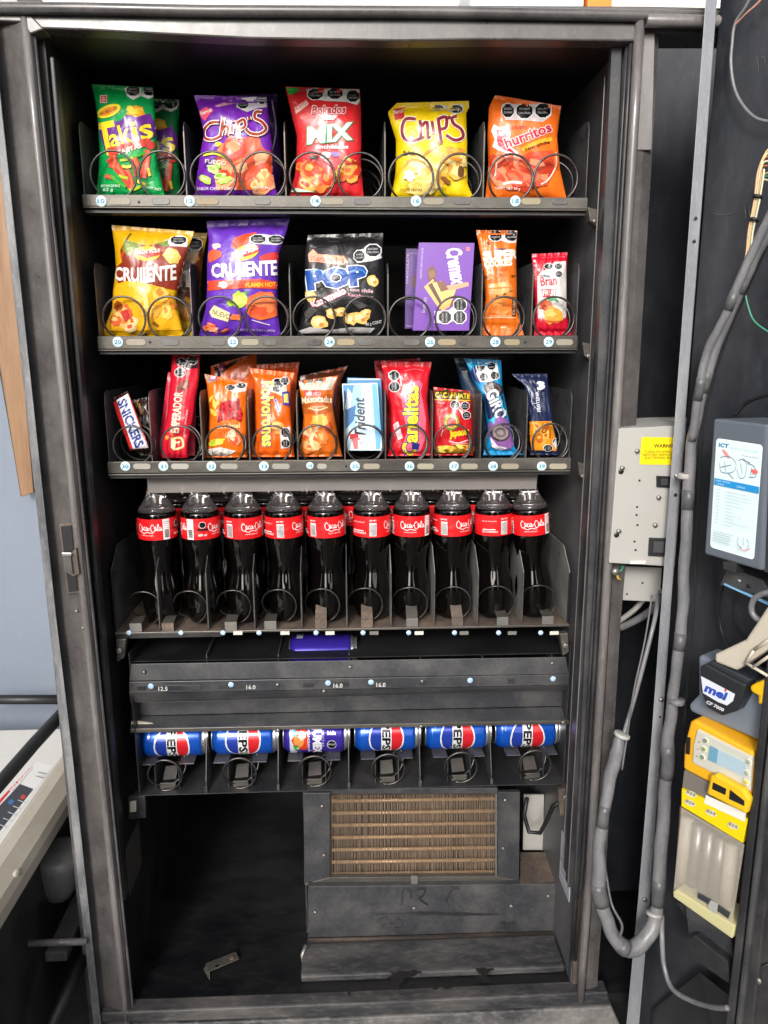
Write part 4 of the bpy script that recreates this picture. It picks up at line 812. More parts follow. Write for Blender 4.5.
def emper(I):
    I.poly([(176, 356), (197, 356), (198, 368), (186, 369), (176, 364)], '#3a1018'); I.octo(181.5, 362, 4.8, ry=3.8); I.octo(192.5, 360, 5, ry=4.4); I.octo(180, 372.4, 5, ry=4.4); I.poly([(184, 367), (190, 369), (187, 370)], '#e8e0e0')  # dark patch at the top paints in the shade of the tray above
    I.poly([(177, 386), (182, 381), (188, 379), (189, 386), (184, 391), (177, 391)], '#7c4030'); I.blob(183, 385, 4, 3, '#96583f', 3)
    I.text('EMPERADOR', 178.5, 433, 182.5, 392.5, 8, '#f2dcc4', .035); I.text('gamesa chocolate', 184.5, 437, 188, 410, 2.2, '#f6c8c0', .0)
    I.poly([(171, 437), (176, 441), (175, 450), (171, 448)], '#f0e0b4'); I.stroke([(172, 439), (181, 438), (183, 446), (177, 449), (173, 449)], 2.2, '#e8d894'); I.stroke([(174, 443), (180, 442)], 1.6, '#e8d894'); I.ell(167, 437.5, 1.8, 2, '#f2a83c'); I.stroke([(170, 431), (173, 436)], 1, '#e89a34')
pack('cookie_pack', 'tall red cookie pack with cream vertical lettering and a gold emblem', 'cookie pack',
     Bag([(172, 354), (170.5, 378), (167, 416), (161.6, 440), (162, 452)], [(200.5, 354), (198.8, 380), (193.5, 419), (188.5, 445), (188, 453)], YP, .016, .016, (.03, .02), seed=16, powr=(.4, .22), floor=Z3, wr=.7), '#d81c34', emper)
pack('cookie_pack', 'dark red pack showing as a strip at the foot of the tall red one', 'cookie pack',
     Bag([(168, 372), (156.8, 457)], [(197, 372), (194.8, 457)], YP+.026, .008, .006, seed=17, floor=Z3), '#c02440', None, None, 16, 20)
def hotn(I):
    I.poly([(204.5, 372), (218, 371), (219, 380), (208, 383)], '#8c8c84'); I.poly([(208.5, 372.5), (216.5, 371), (218, 379), (210, 381)], '#ee5a88'); I.text('B', 211, 379, 215.5, 378, 6, '#fbe4ec', .04)
    I.poly([(225, 386), (247, 383), (246, 391), (236, 393), (226, 389)], '#dcd4cc'); I.octo(230.5, 387.5, 4.4, ry=2.6); I.octo(241, 385.5, 4.8, ry=2.6)
    I.poly([(220, 404), (226, 401), (239, 398), (240, 406), (243, 414), (241, 422), (228, 417), (217, 423), (219, 412)], '#8a1420'); I.text('HOT', 222, 411, 238, 409, 9, '#e0242c', .04); I.text('NUTS', 220, 420, 242, 419, 8.4, '#d82028', .04); I.text('original', 217, 429, 240, 427.5, 4.6, '#f4cc8c', .03)
    chips(I, 91, 213, 405, 4, 10, ['#f0b43c', '#f6cc5c'], 4); I.blob(217, 442, 8, 4, '#d0d83c', 4, rot=-10); chips(I, 95, 232, 440, 9, 8, ['#f0a078', '#e8583c', '#f6c8a0'], 6); I.poly([(209, 449), (220, 447), (236, 451), (228, 456), (206, 455)], '#ded8d0'); I.text('BOTANA', 212, 454, 226, 455, 2.6, '#5a3020', .01)
pack('snack_bag', 'orange nut bag with jagged red lettering on the third tray, front one of two', 'snack bag',
     Bag([(204.5, 374), (207, 385), (209.5, 412), (208.5, 440), (205.7, 456)], [(247.5, 382.5), (247, 415), (247.3, 456)], YP, .015, .01, (.05, .03), seed=18, floor=Z3, powr=(.4, .35)), '#ea6c12', hotn, G1)
pack('snack_bag', 'orange and dark brown nut bag sticking up behind the front nut bag', 'snack bag',
     Bag([(211, 366), (213, 456)], [(256.5, 353), (256.5, 376), (250, 456)], YP+.045, .012, .008, (.04, .03), seed=19, floor=Z3), '#d85c18', lambda I: (I.poly([(214, 366), (256, 355), (240, 360), (226, 370), (216, 380)], '#30181a'), I.poly([(217, 364), (224, 362), (225, 370), (219, 373)], '#8a2034'), I.text('B', 219, 371, 223, 370, 5, '#d89aa8', .03), I.blob(238, 377, 9, 5, '#a84414', 4)), G1, 22, 28)
def polv(I):
    I.poly([(272, 380), (286, 377), (287, 392), (284, 397), (275, 393), (268, 390)], '#e8d8c4'); I.octo(277.5, 384, 5.4, ry=5.4); I.octo(285, 381, 4, ry=4); I.octo(277, 389, 4.6, ry=2.8)
    I.blob(278, 427, 6, 6, '#f0b45c', 5); I.blob(277, 426, 4, 4, '#f6cc84', 6)
    I.text('Polvorones', 261.5, 382, 262.5, 446, 12, '#f6ec5c', .035, edge='#3c4a9c', ew=.035)
    I.poly([(282, 392), (289, 391), (290, 406), (283, 405)], '#4c3ca0'); I.poly([(283.5, 394), (288, 393.5), (288.6, 403), (284, 402.6)], '#e8dc74'); I.stroke([(275, 399), (279, 412)], 3.2, '#c8b4dc'); I.stroke([(275.5, 400), (278.5, 411)], 1, '#5c4aa0')
    I.poly([(280, 430), (290, 426), (291, 446), (281, 449)], '#dcd4cc'); I.octo(285.5, 432.5, 4.2, ry=4.6, rot=1); I.octo(285.5, 443.5, 4.2, ry=4, rot=1)
pack('cookie_pack', 'orange cookie pack with yellow vertical lettering edged in blue', 'cookie pack',
     Bag([(249.5, 368), (255, 385), (255, 410), (256, 440), (251.5, 457.5)], [(294, 373), (291, 385), (290.5, 407), (293, 440), (294.5, 457)], YP, .016, .010, (.07, .03), seed=20, floor=Z3, powr=(.38, .3), wr=1.2), '#f06414', polv)
pack('cookie_pack', 'orange cookie pack whose crimped top shows behind the one with vertical lettering', 'cookie pack',
     Bag([(252, 365), (254, 456)], [(299.6, 362), (297, 378), (292, 456)], YP+.045, .014, .008, (.08, .03), seed=21, floor=Z3), '#d8541c', None, None, 22, 28)
def mant(I):
    I.poly([(299, 383), (309, 378), (318, 380), (325, 377), (337, 377), (331, 390), (301, 390)], '#d8cabc'); I.octo(307, 380.5, 6, ry=3); I.octo(320.5, 379, 6.4, ry=3)
    I.poly([(304, 391), (320, 390.5), (323, 396), (305, 397)], '#d8343c'); I.text('NABISCO', 306, 396, 321, 395, 3.4, '#f6d0cc', .01)
    I.poly([(300.5, 397), (332, 394), (333, 410), (325, 414), (306, 414), (301, 410)], '#b8581c'); I.text('Mantecadas', 302, 404, 332, 403, 6.4, '#f3e2c4', .03, arc=1.5); I.stroke([(308, 408), (318, 410), (328, 407)], 1.4, '#e0c890'); I.text('con nuez', 310, 408, 326, 407, 2.4, '#e8cc9c', .01)
    I.blob(320, 421, 9, 6, '#eab04c', 3); chips(I, 101, 317, 440, 15, 12, ['#f0823c', '#f6b470', '#ea6028', '#f8ca94'], 10, 40); I.stroke([(318, 426), (311, 440), (315, 450)], 3, '#f8d8a8'); I.blob(329, 428, 4, 6, '#b84418', 7)
pack('cake_pack', 'brown and orange cake pack standing left of the pale blue gum box', 'cake pack',
     Bag([(298.6, 381), (301, 400), (303.5, 417), (302, 435), (297, 457)], [(338, 375.5), (334, 390), (332.5, 405), (336, 425), (342, 457)], YP, .019, .008, (.05, .03), seed=22, floor=Z3, wr=1.3), '#dc6c1c', mant)
pack('cake_pack', 'dark brown cake pack leaning behind the brown and orange one', 'cake pack',
     Bag([(300, 376), (306, 456)], [(348, 365.5), (341, 380), (338, 456)], YP+.045, .014, .008, (.06, .03), seed=23, floor=Z3), '#5c2a16', lambda I: (I.stroke([(318, 372), (332, 371), (346, 368)], 2.4, '#c8541c'), I.blob(334, 395, 3, 14, '#7a3c50', 4)), None, 22, 28)
def trid(I):
    I.poly([(343, 385), (354, 385), (350, 405), (349, 425), (345, 430)], '#3f8ac8'); I.poly([(354, 385), (361, 385), (362, 412), (352, 432), (350, 425), (351, 400)], '#9cc8e8'); I.poly([(348, 388), (352, 394), (350, 412), (345, 408)], '#d8ecf8'); I.poly([(346, 410), (356, 405), (354, 420), (347, 428)], '#2a6aa8')
    I.poly([(372, 384), (376.6, 384), (381, 430), (380, 449), (376, 449)], '#6cb0e0'); I.poly([(368, 384), (372, 384), (374, 420), (368, 449), (362, 449), (368, 420)], '#b8d8f0')
    I.text('Trident', 365.5, 438, 364, 398.5, 10.5, '#3c4048', .025, shear=.2); I.text('XTRA CARE', 372.5, 432, 371.5, 397, 4.6, '#f4fafc', .06); I.poly([(349.5, 434), (358, 433.5), (358.5, 438), (350, 439)], '#d8242c'); I.poly([(352, 439), (360, 438), (361, 449), (354, 449)], '#d86a70'); I.rect(358, 440, 364, 449, '#e8eef2'); I.rect(359, 441, 363, 445, '#b0b8c0')
carton('gum_box', 'pale blue and white chewing gum box with vertical lettering', 'gum box', [(342, 384), (377.4, 383), (382.4, 450.5), (346, 450.5)], .02, '#cfe2ee', trid, lean=.014)
carton('gum_box', 'blue chewing gum box standing right behind the pale blue one', 'gum box', [(347, 377.5), (381.5, 379), (384, 450), (348, 450)], .018, '#4f8fc0', lambda I: I.rect(348, 378.5, 380, 380, '#d8e6f0'), lean=.012, Y=YP+.02)
def canel(I):
    I.octo(394, 375.5, 5, ry=4.6, rot=1); I.octo(394.5, 386.8, 5.2, ry=4.8, rot=1); I.stroke([(400, 376), (401.5, 386)], 1.6, '#e8d0d0')
    I.poly([(403, 387), (410, 382), (419, 380), (423, 384), (421, 392), (426, 420), (425, 440), (420, 452), (405, 456), (402, 446), (407, 432), (403, 410), (401, 398)], '#e46a84')
    I.text('Canelitas', 417, 455, 418, 386, 14.5, '#f4e634', .035, edge='#27307c', ew=.04, shear=-.03); I.poly([(412, 442), (420, 444), (418, 450), (412, 449)], '#27307c')
    I.poly([(393, 425), (398, 421), (403, 438), (398, 440)], '#f0d4d8'); I.text('Marinela', 396.5, 439, 396.5, 424, 3, '#c82434', .02); I.stroke([(404, 371), (416, 369), (424, 371)], .7, '#f07880')
pack('cookie_pack', 'large red cookie pack with yellow vertical lettering edged in blue', 'cookie pack',
     Bag([(380.5, 361.5), (386, 380), (390.5, 410), (391.5, 442), (387, 460)], [(431.7, 362), (429, 378), (427.5, 400), (431, 435), (433, 457.5)], YP, .02, .012, (.07, .03), seed=24, floor=Z3, powr=(.38, .3)), '#dc1c2c', canel)
pack('cookie_pack', 'red cookie pack edge sticking out behind the large red one', 'cookie pack',
     Bag([(374, 361), (385, 456)], [(420, 358), (426, 456)], YP+.05, .014, .008, (.06, .03), seed=25, floor=Z3), '#c01828', None, None, 22, 28)
def pean(I):
    I.poly([(434, 388), (470, 392), (471, 400), (434, 398)], '#3c3418'); I.text('CACAHUATE', 435, 397, 469.5, 398.5, 5, '#e8c430', .04); I.stroke([(434, 399.5), (471, 400.5)], 1, '#e8c030', False)
    I.octo(455, 404.7, 4.2, ry=4.2); I.octo(465, 406, 4, ry=4); I.octo(466.5, 415.3, 4, ry=3.6); I.poly([(458, 408), (463, 411), (462, 415)], '#e8dcd8')
    I.ell(451.5, 422, 7.6, 8.4, '#7a9c34'); I.ell(451.5, 422, 6, 6.6, '#d8c040'); I.ell(451.5, 422, 4.8, 5.2, '#e83c44'); I.blob(450, 421, 2.4, 2.4, '#f07a78', 4); I.stroke([(443, 430), (441, 436)], 1, '#f0b0a0')
    I.text('Japones', 450, 437, 469, 434, 6.5, '#f0c824', .06, shear=.1); I.stroke([(449, 441), (458, 443), (468, 440)], 1, '#f4c8c8'); I.text('estilo casero', 452, 445, 468, 444, 2.2, '#f6d0c8', 0)
    I.poly([(434, 449), (445, 445), (458, 446), (472, 443), (473, 453), (434, 453.5)], '#8a6a18'); chips(I, 111, 446, 449, 10, 3.4, ['#e8c040', '#c89428', '#f3d868'], 6); chips(I, 115, 464, 449, 7, 3.4, ['#e8c040', '#b8381c', '#f3d868'], 5)
pack('snack_bag', 'small red peanut bag with a yellow strip on top, on the third tray', 'snack bag',
     Bag([(433.5, 387), (433.5, 410), (433.7, 455)], [(470, 391), (472.5, 420), (473, 455)], YP, .013, .006, (.04, .03), seed=26, floor=Z3, powr=(.4, .35)), '#c41a24', pean, G1)
pack('snack_bag', 'dull red peanut bag showing as a narrow edge right of the small peanut bag', 'snack bag',
     Bag([(438, 392), (438, 455)], [(476.5, 394), (477, 455)], YP+.036, .010, .006, seed=27, floor=Z3), '#5c3a30', lambda I: chips(I, 120, 474, 450, 3, 4, ['#c8a060', '#8a5a3c'], 4), G1, 16, 20)
def giro(I):
    I.poly([(466, 363), (474, 362), (471, 369)], '#5ac4ec'); I.poly([(470, 372), (476, 364), (480, 384), (474, 380)], '#20306c')
    I.poly([(477, 366), (483, 362), (497, 364), (500, 378), (490, 382), (480, 382), (476, 374)], '#dcd8dc'); I.octo(480.5, 367, 4.4, ry=4); I.octo(491.5, 366, 4.2, ry=3.8); I.octo(484, 377, 4.4, ry=4); I.octo(494.8, 375.4, 4.2, ry=3.8)
    I.ell(493.5, 389, 10, 7, '#2c2426', 20); I.ell(493.5, 388, 8, 5.2, '#6a5c5c', 20); I.ell(494, 388, 5.5, 3.4, '#4a3e40', 20)
    I.poly([(483, 394), (492, 393), (503, 396), (506, 418), (488, 419)], '#1c2c50'); I.text('GIRO', 486, 393, 497, 421, 12, '#f0f0f4', .035, shear=-.1, edge='#161c34', ew=.03); I.stroke([(499, 396), (504, 412)], 2.4, '#3cb4dc')
    I.poly([(488, 424), (500, 416), (508, 420), (514, 445), (509, 450), (494, 448), (489, 436)], '#8a5a9c'); I.ell(500, 433, 10, 8.6, '#3c3234', 15); I.ell(500.5, 432.5, 8.2, 7, '#9a8c8c', 15); I.ell(500.5, 432.5, 5.8, 5, '#6e6262', 15); I.ell(500.5, 432.5, 3, 2.6, '#9a8c8c', 15); I.poly([(490, 437), (498, 446), (508, 448), (500, 451), (492, 447)], '#e4dce8'); I.poly([(489, 420), (496, 416), (494, 424)], '#40b8e4')
pack('cookie_pack', 'bright blue and black sandwich cookie pack leaning left on the third tray', 'cookie pack',
     Bag([(464.5, 358.5), (472, 378), (484, 403), (488, 432), (483, 456.5)], [(501, 360), (502.5, 388), (511, 428), (515, 448), (522.5, 456)], YP, .016, .012, (.06, .06), seed=28, floor=Z3, powr=(.4, .3)), '#1a8cc4', giro)
pack('cookie_pack', 'dark blue pack edge showing behind the top of the blue and black cookie pack', 'cookie pack',
     Bag([(454, 358), (478, 456)], [(498, 357), (512, 456)], YP+.05, .012, .008, seed=29, floor=Z3), '#14304c', None, None, 18, 24)
def navy(I):
    I.text('3', 538.5, 389.5, 544.5, 388.6, 7.4, '#e6e6ec', .06); I.text('PROTEINA', 541, 411.5, 538.5, 391.5, 3.6, '#c8ccd8', .03); I.text('CHOCOLATE', 546, 411, 544, 392, 2.2, '#98a0b8', .0); I.stroke([(529, 388), (532, 394), (532, 403), (537, 409)], .8, '#a8b0c8'); I.stroke([(532, 403), (538, 404)], .7, '#a8b0c8'); I.text('mas fibra', 514, 380, 527, 382.5, 2.6, '#7880a0', 0)
    I.poly([(529, 421.5), (551.5, 421), (556, 440), (556, 451), (532, 450), (529.5, 437)], '#e8901c'); chips(I, 131, 542, 432, 8, 8, ['#c86418', '#f0ac3c', '#a84c14', '#f4b850'], 10); I.octo(548, 448, 4.4, ry=3.2); I.octo(556, 442, 3.6, ry=3.6); I.poly([(553, 444), (556, 438), (557, 450)], '#d8d4cc')
pack('cereal_bar', 'dark navy bar with an orange lower half, rightmost on the third tray', 'cereal bar',
     Bag([(511.5, 374), (524, 386), (529, 415), (530.3, 452)], [(547, 373.8), (551.7, 412), (557, 440), (558, 452)], YP-.004, .013, .008, (.05, .03), seed=30, floor=Z3, powr=(.38, .3)), '#1c2648', navy)

# ---------------------------------------------------------------- cola bottles
def make_bottle():
    t = thing('cola_bottle', 'x', 'cola bottle', (0, 0, 0))
    prof = [(.012, .004), (.022, .001), (.026, 0), (.0288, .004), (.0312, .010), (.0330, .020), (.0342, .032), (.0347, .045), (.0345, .055), (.0336, .064), (.0318, .073), (.0296, .082), (.0277, .090), (.0267, .098), (.0266, .106), (.0274, .115), (.0291, .125), (.0314, .136), (.0333, .146), (.0342, .155), (.0343, .158)]
    def flute(h, w): return 1-.022*max(0, math.cos(w*9))**3*math.exp(-((h-.084)/.014)**2)-.014*max(0, math.cos(w*26))**4*math.exp(-((h-.132)/.009)**2)
    m = MB(); hs_ = [prof[0]]
    for (r0, h0), (r1, h1) in zip(prof[:-1], prof[1:]): hs_ += [(r0+(r1-r0)*k/3, h0+(h1-h0)*k/3) for k in (1, 2, 3)]
    hs_ += [(.0343, .197), (.0340, .202), (.0330, .2065)]; n = 78; vs = [(r*flute(h, 2*math.pi*k/n)*math.cos(2*math.pi*k/n), r*flute(h, 2*math.pi*k/n)*math.sin(2*math.pi*k/n), h) for r, h in hs_ for k in range(n)]
    m.add(vs, [[i*n+k, i*n+(k+1) % n, (i+1)*n+(k+1) % n, (i+1)*n+k] for i in range(len(hs_)-1) for k in range(n)]+[list(range(n))[::-1], [(len(hs_)-1)*n+k for k in range(n)]], 'cola', smooth=True); m.build('cola_body', t)
    m = MB(); m.lathe([(.0331, .2066), (.0308, .2115), (.0272, .2170), (.0232, .2225), (.0196, .2285), (.0166, .236), (.0148, .245), (.0138, .254), (.0136, .264)], 'pet', n=40); m.build('bottle_neck', t)
    m = MB(); m.lathe([(.0148, .262), (.0152, .263), (.0152, .276), (.0140, .2785), (.010, .279)], 'plastic', hx('#c4141c'), 28); m.build('cap', t)
    m = MB(); m.nofix = True; r = .03455; z0, z1 = .1585, .1965; n = 64
    m.add([(r*math.sin(2*math.pi*k/n), -r*math.cos(2*math.pi*k/n), z) for z in (z0, z1) for k in range(n)], [[k, (k+1) % n, (k+1) % n+n, k+n] for k in range(n)], 'print_film', hx('#e01a20'), True)
    I = Ink(m, lambda a, b, off: Vector(((r+off)*math.sin(a/r), -(r+off)*math.cos(a/r), b)), .003, 'print_film', .00025, .00004, yup=True)
    W = '#f6f0ee'; zc = .178; s = .001
    def script(x0):
        k = lambda *p: [(x0+x*s, zc+y*s) for x, y in p]; w = .0012
        for st in (k((8, 5), (4, 8), (0, 3), (2, -4), (7, -5), (12, -1)), k((12, -1), (10, 2), (12, 4), (14, 1), (12, -3), (16, -1)), k((21, 3), (18, 3), (17, -1), (20, -3), (23, 0)), k((27, 3), (24, 3), (23, -1), (25, -3), (28, 2), (28, -3), (31, -1)), k((30, 1), (34, 1)),
                   k((43, 5), (39, 8), (35, 3), (37, -4), (42, -5), (46, -1)), k((46, -1), (44, 2), (46, 4), (48, 1), (46, -3), (49, -1)), k((49, -2), (54, 7), (52, 8), (51, -3), (54, -1)), k((59, 3), (56, 3), (55, -1), (57, -3), (60, 2), (60, -3), (63, -1)),
                   k((7, -5), (16, -8), (26, -6), (40, -8))): I.stroke([(x0+(x-x0)*.72, y+.001) for x, y in st], w, W)
        I.text('SABOR ORIGINAL', x0+.006, zc-.0118, x0+.03, zc-.0118, .002, W, 0)
    script(-.024); script(.060)
    I.rect(.022, z0+.0005, .034, z1-.0005, '#f2eeec')
    for j in range(7): I.rect(.0235, .1635+j*.004, .0325, .1643+j*.004, '#8a8684')
    I.text('SELLOS', .023, .1905, .033, .1905, .0022, '#3a3634', 0)
    for j in range(9): I.rect(.0245+j*.0009, .1625, .0249+j*.0009, .1775, '#2c2a2a')
    I.rect(-.052, .1615, -.040, .1855, '#f2eeec')
    for j in range(12): I.rect(-.0512+j*.0009, .1625, -.0508+j*.0009, .1835, '#2c2a2a')
    I.text('REF PET', -.052, .1885, -.040, .1885, .003, W, .01); I.text('600 ml', .042, .1655, .056, .1655, .0042, W, .02); I.octo(.0495, .1855, .0052); I.rect(.0405, .1755, .0585, .1790, '#2a1214')
    I.text('RETORNABLE', -.085, .1655, -.058, .1655, .0034, W, .01); I.text('HECHO EN MEXICO', -.085, .1855, -.060, .1855, .002, W, 0); I.rect(-.084, .1705, -.062, .1720, W)
    m.build('label_wrap', t)
    return t
def dup(o, label):
    c = o.copy(); COL.objects.link(c); c['label'] = label
    for ch in o.children: d = ch.copy(); COL.objects.link(d); d.parent = c
    return c
B0 = make_bottle(); GB = 'cola bottles on the fourth tray'
bx = [155.5, 199, 242.5, 284, 326.5, 372.5, 412.5, 454.5, 496, 534]; brot = [8, 66, -42, -70, -38, -78, -2, -44, -98, 2]; btx = [0, 0, 0, -1, -1, 0, 0, -1, -2, -5]
OB = ['leftmost cola bottle of the front row, red label with white script', 'second cola bottle from the left in the front row', 'third cola bottle from the left in the front row, white panel on its red label', 'fourth cola bottle from the left in the front row', 'fifth cola bottle from the left in the front row', 'sixth cola bottle from the left in the front row', 'seventh cola bottle from the left in the front row, script facing forward', 'eighth cola bottle from the left in the front row', 'ninth cola bottle from the left in the front row', 'rightmost cola bottle of the front row, tilted to the left']
for i in range(10):
    o = B0 if i == 0 else dup(B0, OB[i])
    Yb = YF+.058; pxf = bx[i]; a = P(pxf, 560, Yb-.03); zz = Z4+.002
    tl = R(btx[i]); o.location = (a.x - math.sin(tl)*.15, Yb, zz); o['label'] = OB[i]; o['group'] = GB
    o.rotation_euler = (0, tl, R(-brot[i]))
    o.rotation_mode = 'XYZ'
    # spin about its own axis first, then lean
    o.rotation_euler = (Matrix.Rotation(tl, 3, 'Y') @ Matrix.Rotation(R(-brot[i]), 3, 'Z')).to_euler()
for i in range(9):
    o = dup(B0, 'cola bottle behind the front row, in the gap between bottles %s' % ['one and two', 'two and three', 'three and four', 'four and five', 'five and six', 'six and seven', 'seven and eight', 'eight and nine', 'nine and ten'][i])
    Yb = YF+.145; off = [4, 2, 4, 0, 2, -4, -3, -3, -3][i]; a = P((bx[i]+bx[i+1])/2+off, 540, Yb); o.location = (a.x, Yb, Z4+.004); o['group'] = GB
    o.rotation_euler = (0, 0, R(rnd.uniform(0, 360) if i != 5 else -60)) if i != 5 else (0, 0, R(-84))

# ---------------------------------------------------------------- cans
def make_can(kind):
    t = thing('soda_can', 'x', 'soda can', (0, 0, 0)); r = .033; L = .1170
    prof = [(.022, .004), (.0245, 0), (.0262, .002), (.0325, .010), (r, .013), (r, .101), (.0318, .106), (.0272, .1125), (.0268, .1145), (.0282, .1155), (.0282, .117), (.0262, .117), (.0255, .112), (.02, .112)]
    AX = (1, 0, 0); base = hx('#0d52bc') if kind == 'cola' else hx('#3a2aa0')
    m = MB(); m.lathe([(a, h) for a, h in prof[:3]], 'alu', n=48, ax=AX); m.build('base_rim', t); m = MB(); m.lathe(prof[6:], 'alu', n=48, ax=AX); m.build('lid', t)
    m = MB(); m.nofix = True; m.lathe(prof[2:7], 'print_can', base, 56, ax=AX)
    # ink in local coords: a = along the can (x), b = arc, 0 facing the viewer, up positive
    I = Ink(m, lambda a, b, off: Vector((a, -(r+off)*math.cos(b/r), (r+off)*math.sin(b/r))), .003, 'print_can', .00025, .00004, yup=True)
    if kind == 'cola':
        for b0 in (0.004, .103):
            I.ell(.056, b0, .0305, .037, '#f4f4f6', n=40); 
            def seg(x0, x1, col):
                pts = []; R0 = .0282
                xs = [x0+(x1-x0)*k/10 for k in range(11)]
                pts = [(.056+x, b0+math.sqrt(max(0, R0*R0-x*x))*1.23) for x in xs]+[(.056+x, b0-math.sqrt(max(0, R0*R0-x*x))*1.23) for x in xs[::-1]]; I.poly(pts, col)
            seg(-.0281, -.0088, '#2340a8'); seg(.0088, .0281, '#e02430'); I.text('PEPSI', .0492, b0+.030, .0492, b0-.030, .0136, '#101418', .035)
        I.text('REFRESCO DE COLA', .016, .05, .016, .02, .003, '#c8d8f0', 0)
    else:
        I.rect(.013, -.045, .024, .045, '#d8e4ee'); I.blob(.032, .004, .014, .022, '#e8442c', 3, 20, .2); I.blob(.030, .002, .009, .013, '#f4a050', 4, 14, .25); I.blob(.034, .012, .006, .008, '#f6e0d4', 6); I.blob(.024, -.012, .005, .008, '#3c9c4c', 7); I.blob(.022, .016, .004, .006, '#3cb0b8', 8)
        I.text('MANZANA', .0435, .024, .0435, -.022, .004, '#f0ecf4', .02); I.text('JUMEX', .0535, .026, .0535, -.026, .0135, '#f2f2f8', .06); I.ell(.085, -.006, .008, .0085, '#f0f0f4'); I.ell(.085, -.006, .0072, .0077, '#18181c'); I.text('EXCESO', .0795, -.0065, .0905, -.0065, .003, '#e8e8ec', .01); I.text('bida', .078, .012, .092, .012, .007, '#e4dcf4', .02)
        I.text('NECTAR', .068, .02, .068, -.01, .004, '#c8bce8', .01)
    m.build('can_wall', t); return t
K0, K1 = make_can('cola'), make_can('juice')
xs = [(139.5, 205), (211, 276), (281, 349), (354, 418.5), (425, 489), (494, 559)]
nm = ['leftmost', 'second from the left', '', 'third', 'fourth', 'rightmost']
for i, (a, b) in enumerate(xs):
    o = K1 if i == 2 else (K0 if i == 0 else dup(K0, ''))
    Yc = YF+.062; c = P((a+b)/2, 745, Yc-.03); zc = Z6+.0480+.0345
    o.location = (c.x-.0585, Yc, zc); o.rotation_euler = (R([14, -3, 0, 3, 7, 16][i]), 0, 0); o.scale = (1.1, 1.1, 1.1); o.location.x -= .003; o.location.z += .001
    o['label'] = 'purple and blue juice can with red fruit lying on the can tray' if i == 2 else ['leftmost blue cola can lying on the can tray', 'blue cola can directly left of the purple juice can', '', 'blue cola can directly right of the purple juice can', 'second blue cola can from the right on the can tray', 'rightmost blue cola can lying on the can tray'][i]
    o['group'] = 'cans lying on the can tray'
o = dup(K1, 'purple blue can lying in the otherwise empty fifth tray, seen from above'); a = P(320, 652, YF+.07); o.location = (a.x-.058, YF+.075, P(0, 664, YF).z-.022); o.rotation_euler = (R(-150), 0, 0)
# ---------------------------------------------------------------- open door on the right
H = P(692, 346, -.02); AN = R(33); DIR = Vector((math.sin(AN), -math.cos(AN), 0)); NRM = Vector((-math.cos(AN), -math.sin(AN), 0))
def D(px, py, t):
    d = ray(px, py); k = (H+NRM*t-CAM).dot(NRM)/d.dot(NRM); return CAM+d*k
DOOR = thing('cabinet_door', 'black cabinet door swung open at the right with a pale metal edge strip', 'door', (H.x, H.y, 0))
def dpart(name, mb, bevel=0, **kw): return mb.build(name, DOOR, bevel, **kw)
def dprism(m, pp, t, th, mat, col=(.8,)*3):
    a = [D(x, y, t) for x, y in pp]; m.hexa(a, [p-NRM*th for p in a], mat, col)
m_ = MB(); a0 = H-DIR*.0; 
b0 = [H+DIR*.0, H+DIR*.75, H+DIR*.75-NRM*.03, H-NRM*.03]
m_.hexa([Vector((p.x, p.y, .06)) for p in b0], [Vector((p.x, p.y, 1.90)) for p in b0], 'door_panel'); dpart('door_panel', m_, .002)
stx = [(-20, 707, 718.5), (150, 694.5, 706), (300, 683.5, 694.5), (450, 672.5, 683), (600, 661.5, 671.5), (750, 650.5, 661), (900, 638, 650), (1060, 623, 636)]
m = MB(); rows = [[P(a, y, -.045), P(b, y, -.045), P(b, y, -.02), P(a, y, -.02)] for y, a, b in stx]; vs = [p for r in rows for p in r]
m.add(vs, [[i*4+k, i*4+(k+1) % 4, (i+1)*4+(k+1) % 4, (i+1)*4+k] for i in range(len(stx)-1) for k in range(4)]+[[3, 2, 1, 0], [28, 29, 30, 31]], 'strip_paint'); dpart('edge_strip', m, .001)
for x, y, r in ((695.5, 218.5, .0028), (694, 241.5, .0028), (675.5, 495, .0028), (660, 717, .002)):
    m = MB(); m.disc(P(x, y, -.0452), r, (0, -1, 0), 'rubber', th=.0004); dpart('hole', m)
for x, y in ((676.5, 476), (661, 699.5), (644.5, 899), (651, 909)):
    m = MB(); m.disc(P(x, y, -.0452), .0042, (0, -1, 0), 'steel', th=.003); dpart('screw', m)
# ridge post beyond the coin unit (proud of the panel)
m = MB()
for (x0, x1, t, mat) in ((0, 9, .115, 'black_metal'), (10, 16, .120, 'grey_black'), (17, 28, .112, 'black_metal')):
    dprism(m, [(773+x0, 600), (773+x1, 600), (723+x1, 1040), (723+x0, 1040)], t, .02, mat)
dpart('inner_ridge', m, .003)
m = MB(); dprism(m, [(799, 580), (840, 580), (800, 1060), (748, 1060)], .105, .10, 'black_metal'); dpart('inner_panel', m, .003)
m = MB(); m.disc(D(759, 980, .107), .005, NRM, 'steel', th=.004); dpart('screw', m)
m = MB(); m.tube([D(768, 964, .108), D(753, 972, .108), D(751, 990, .108), D(756, 998, .108)], .0016, 'rubber'); dpart('edge_scratch', m)
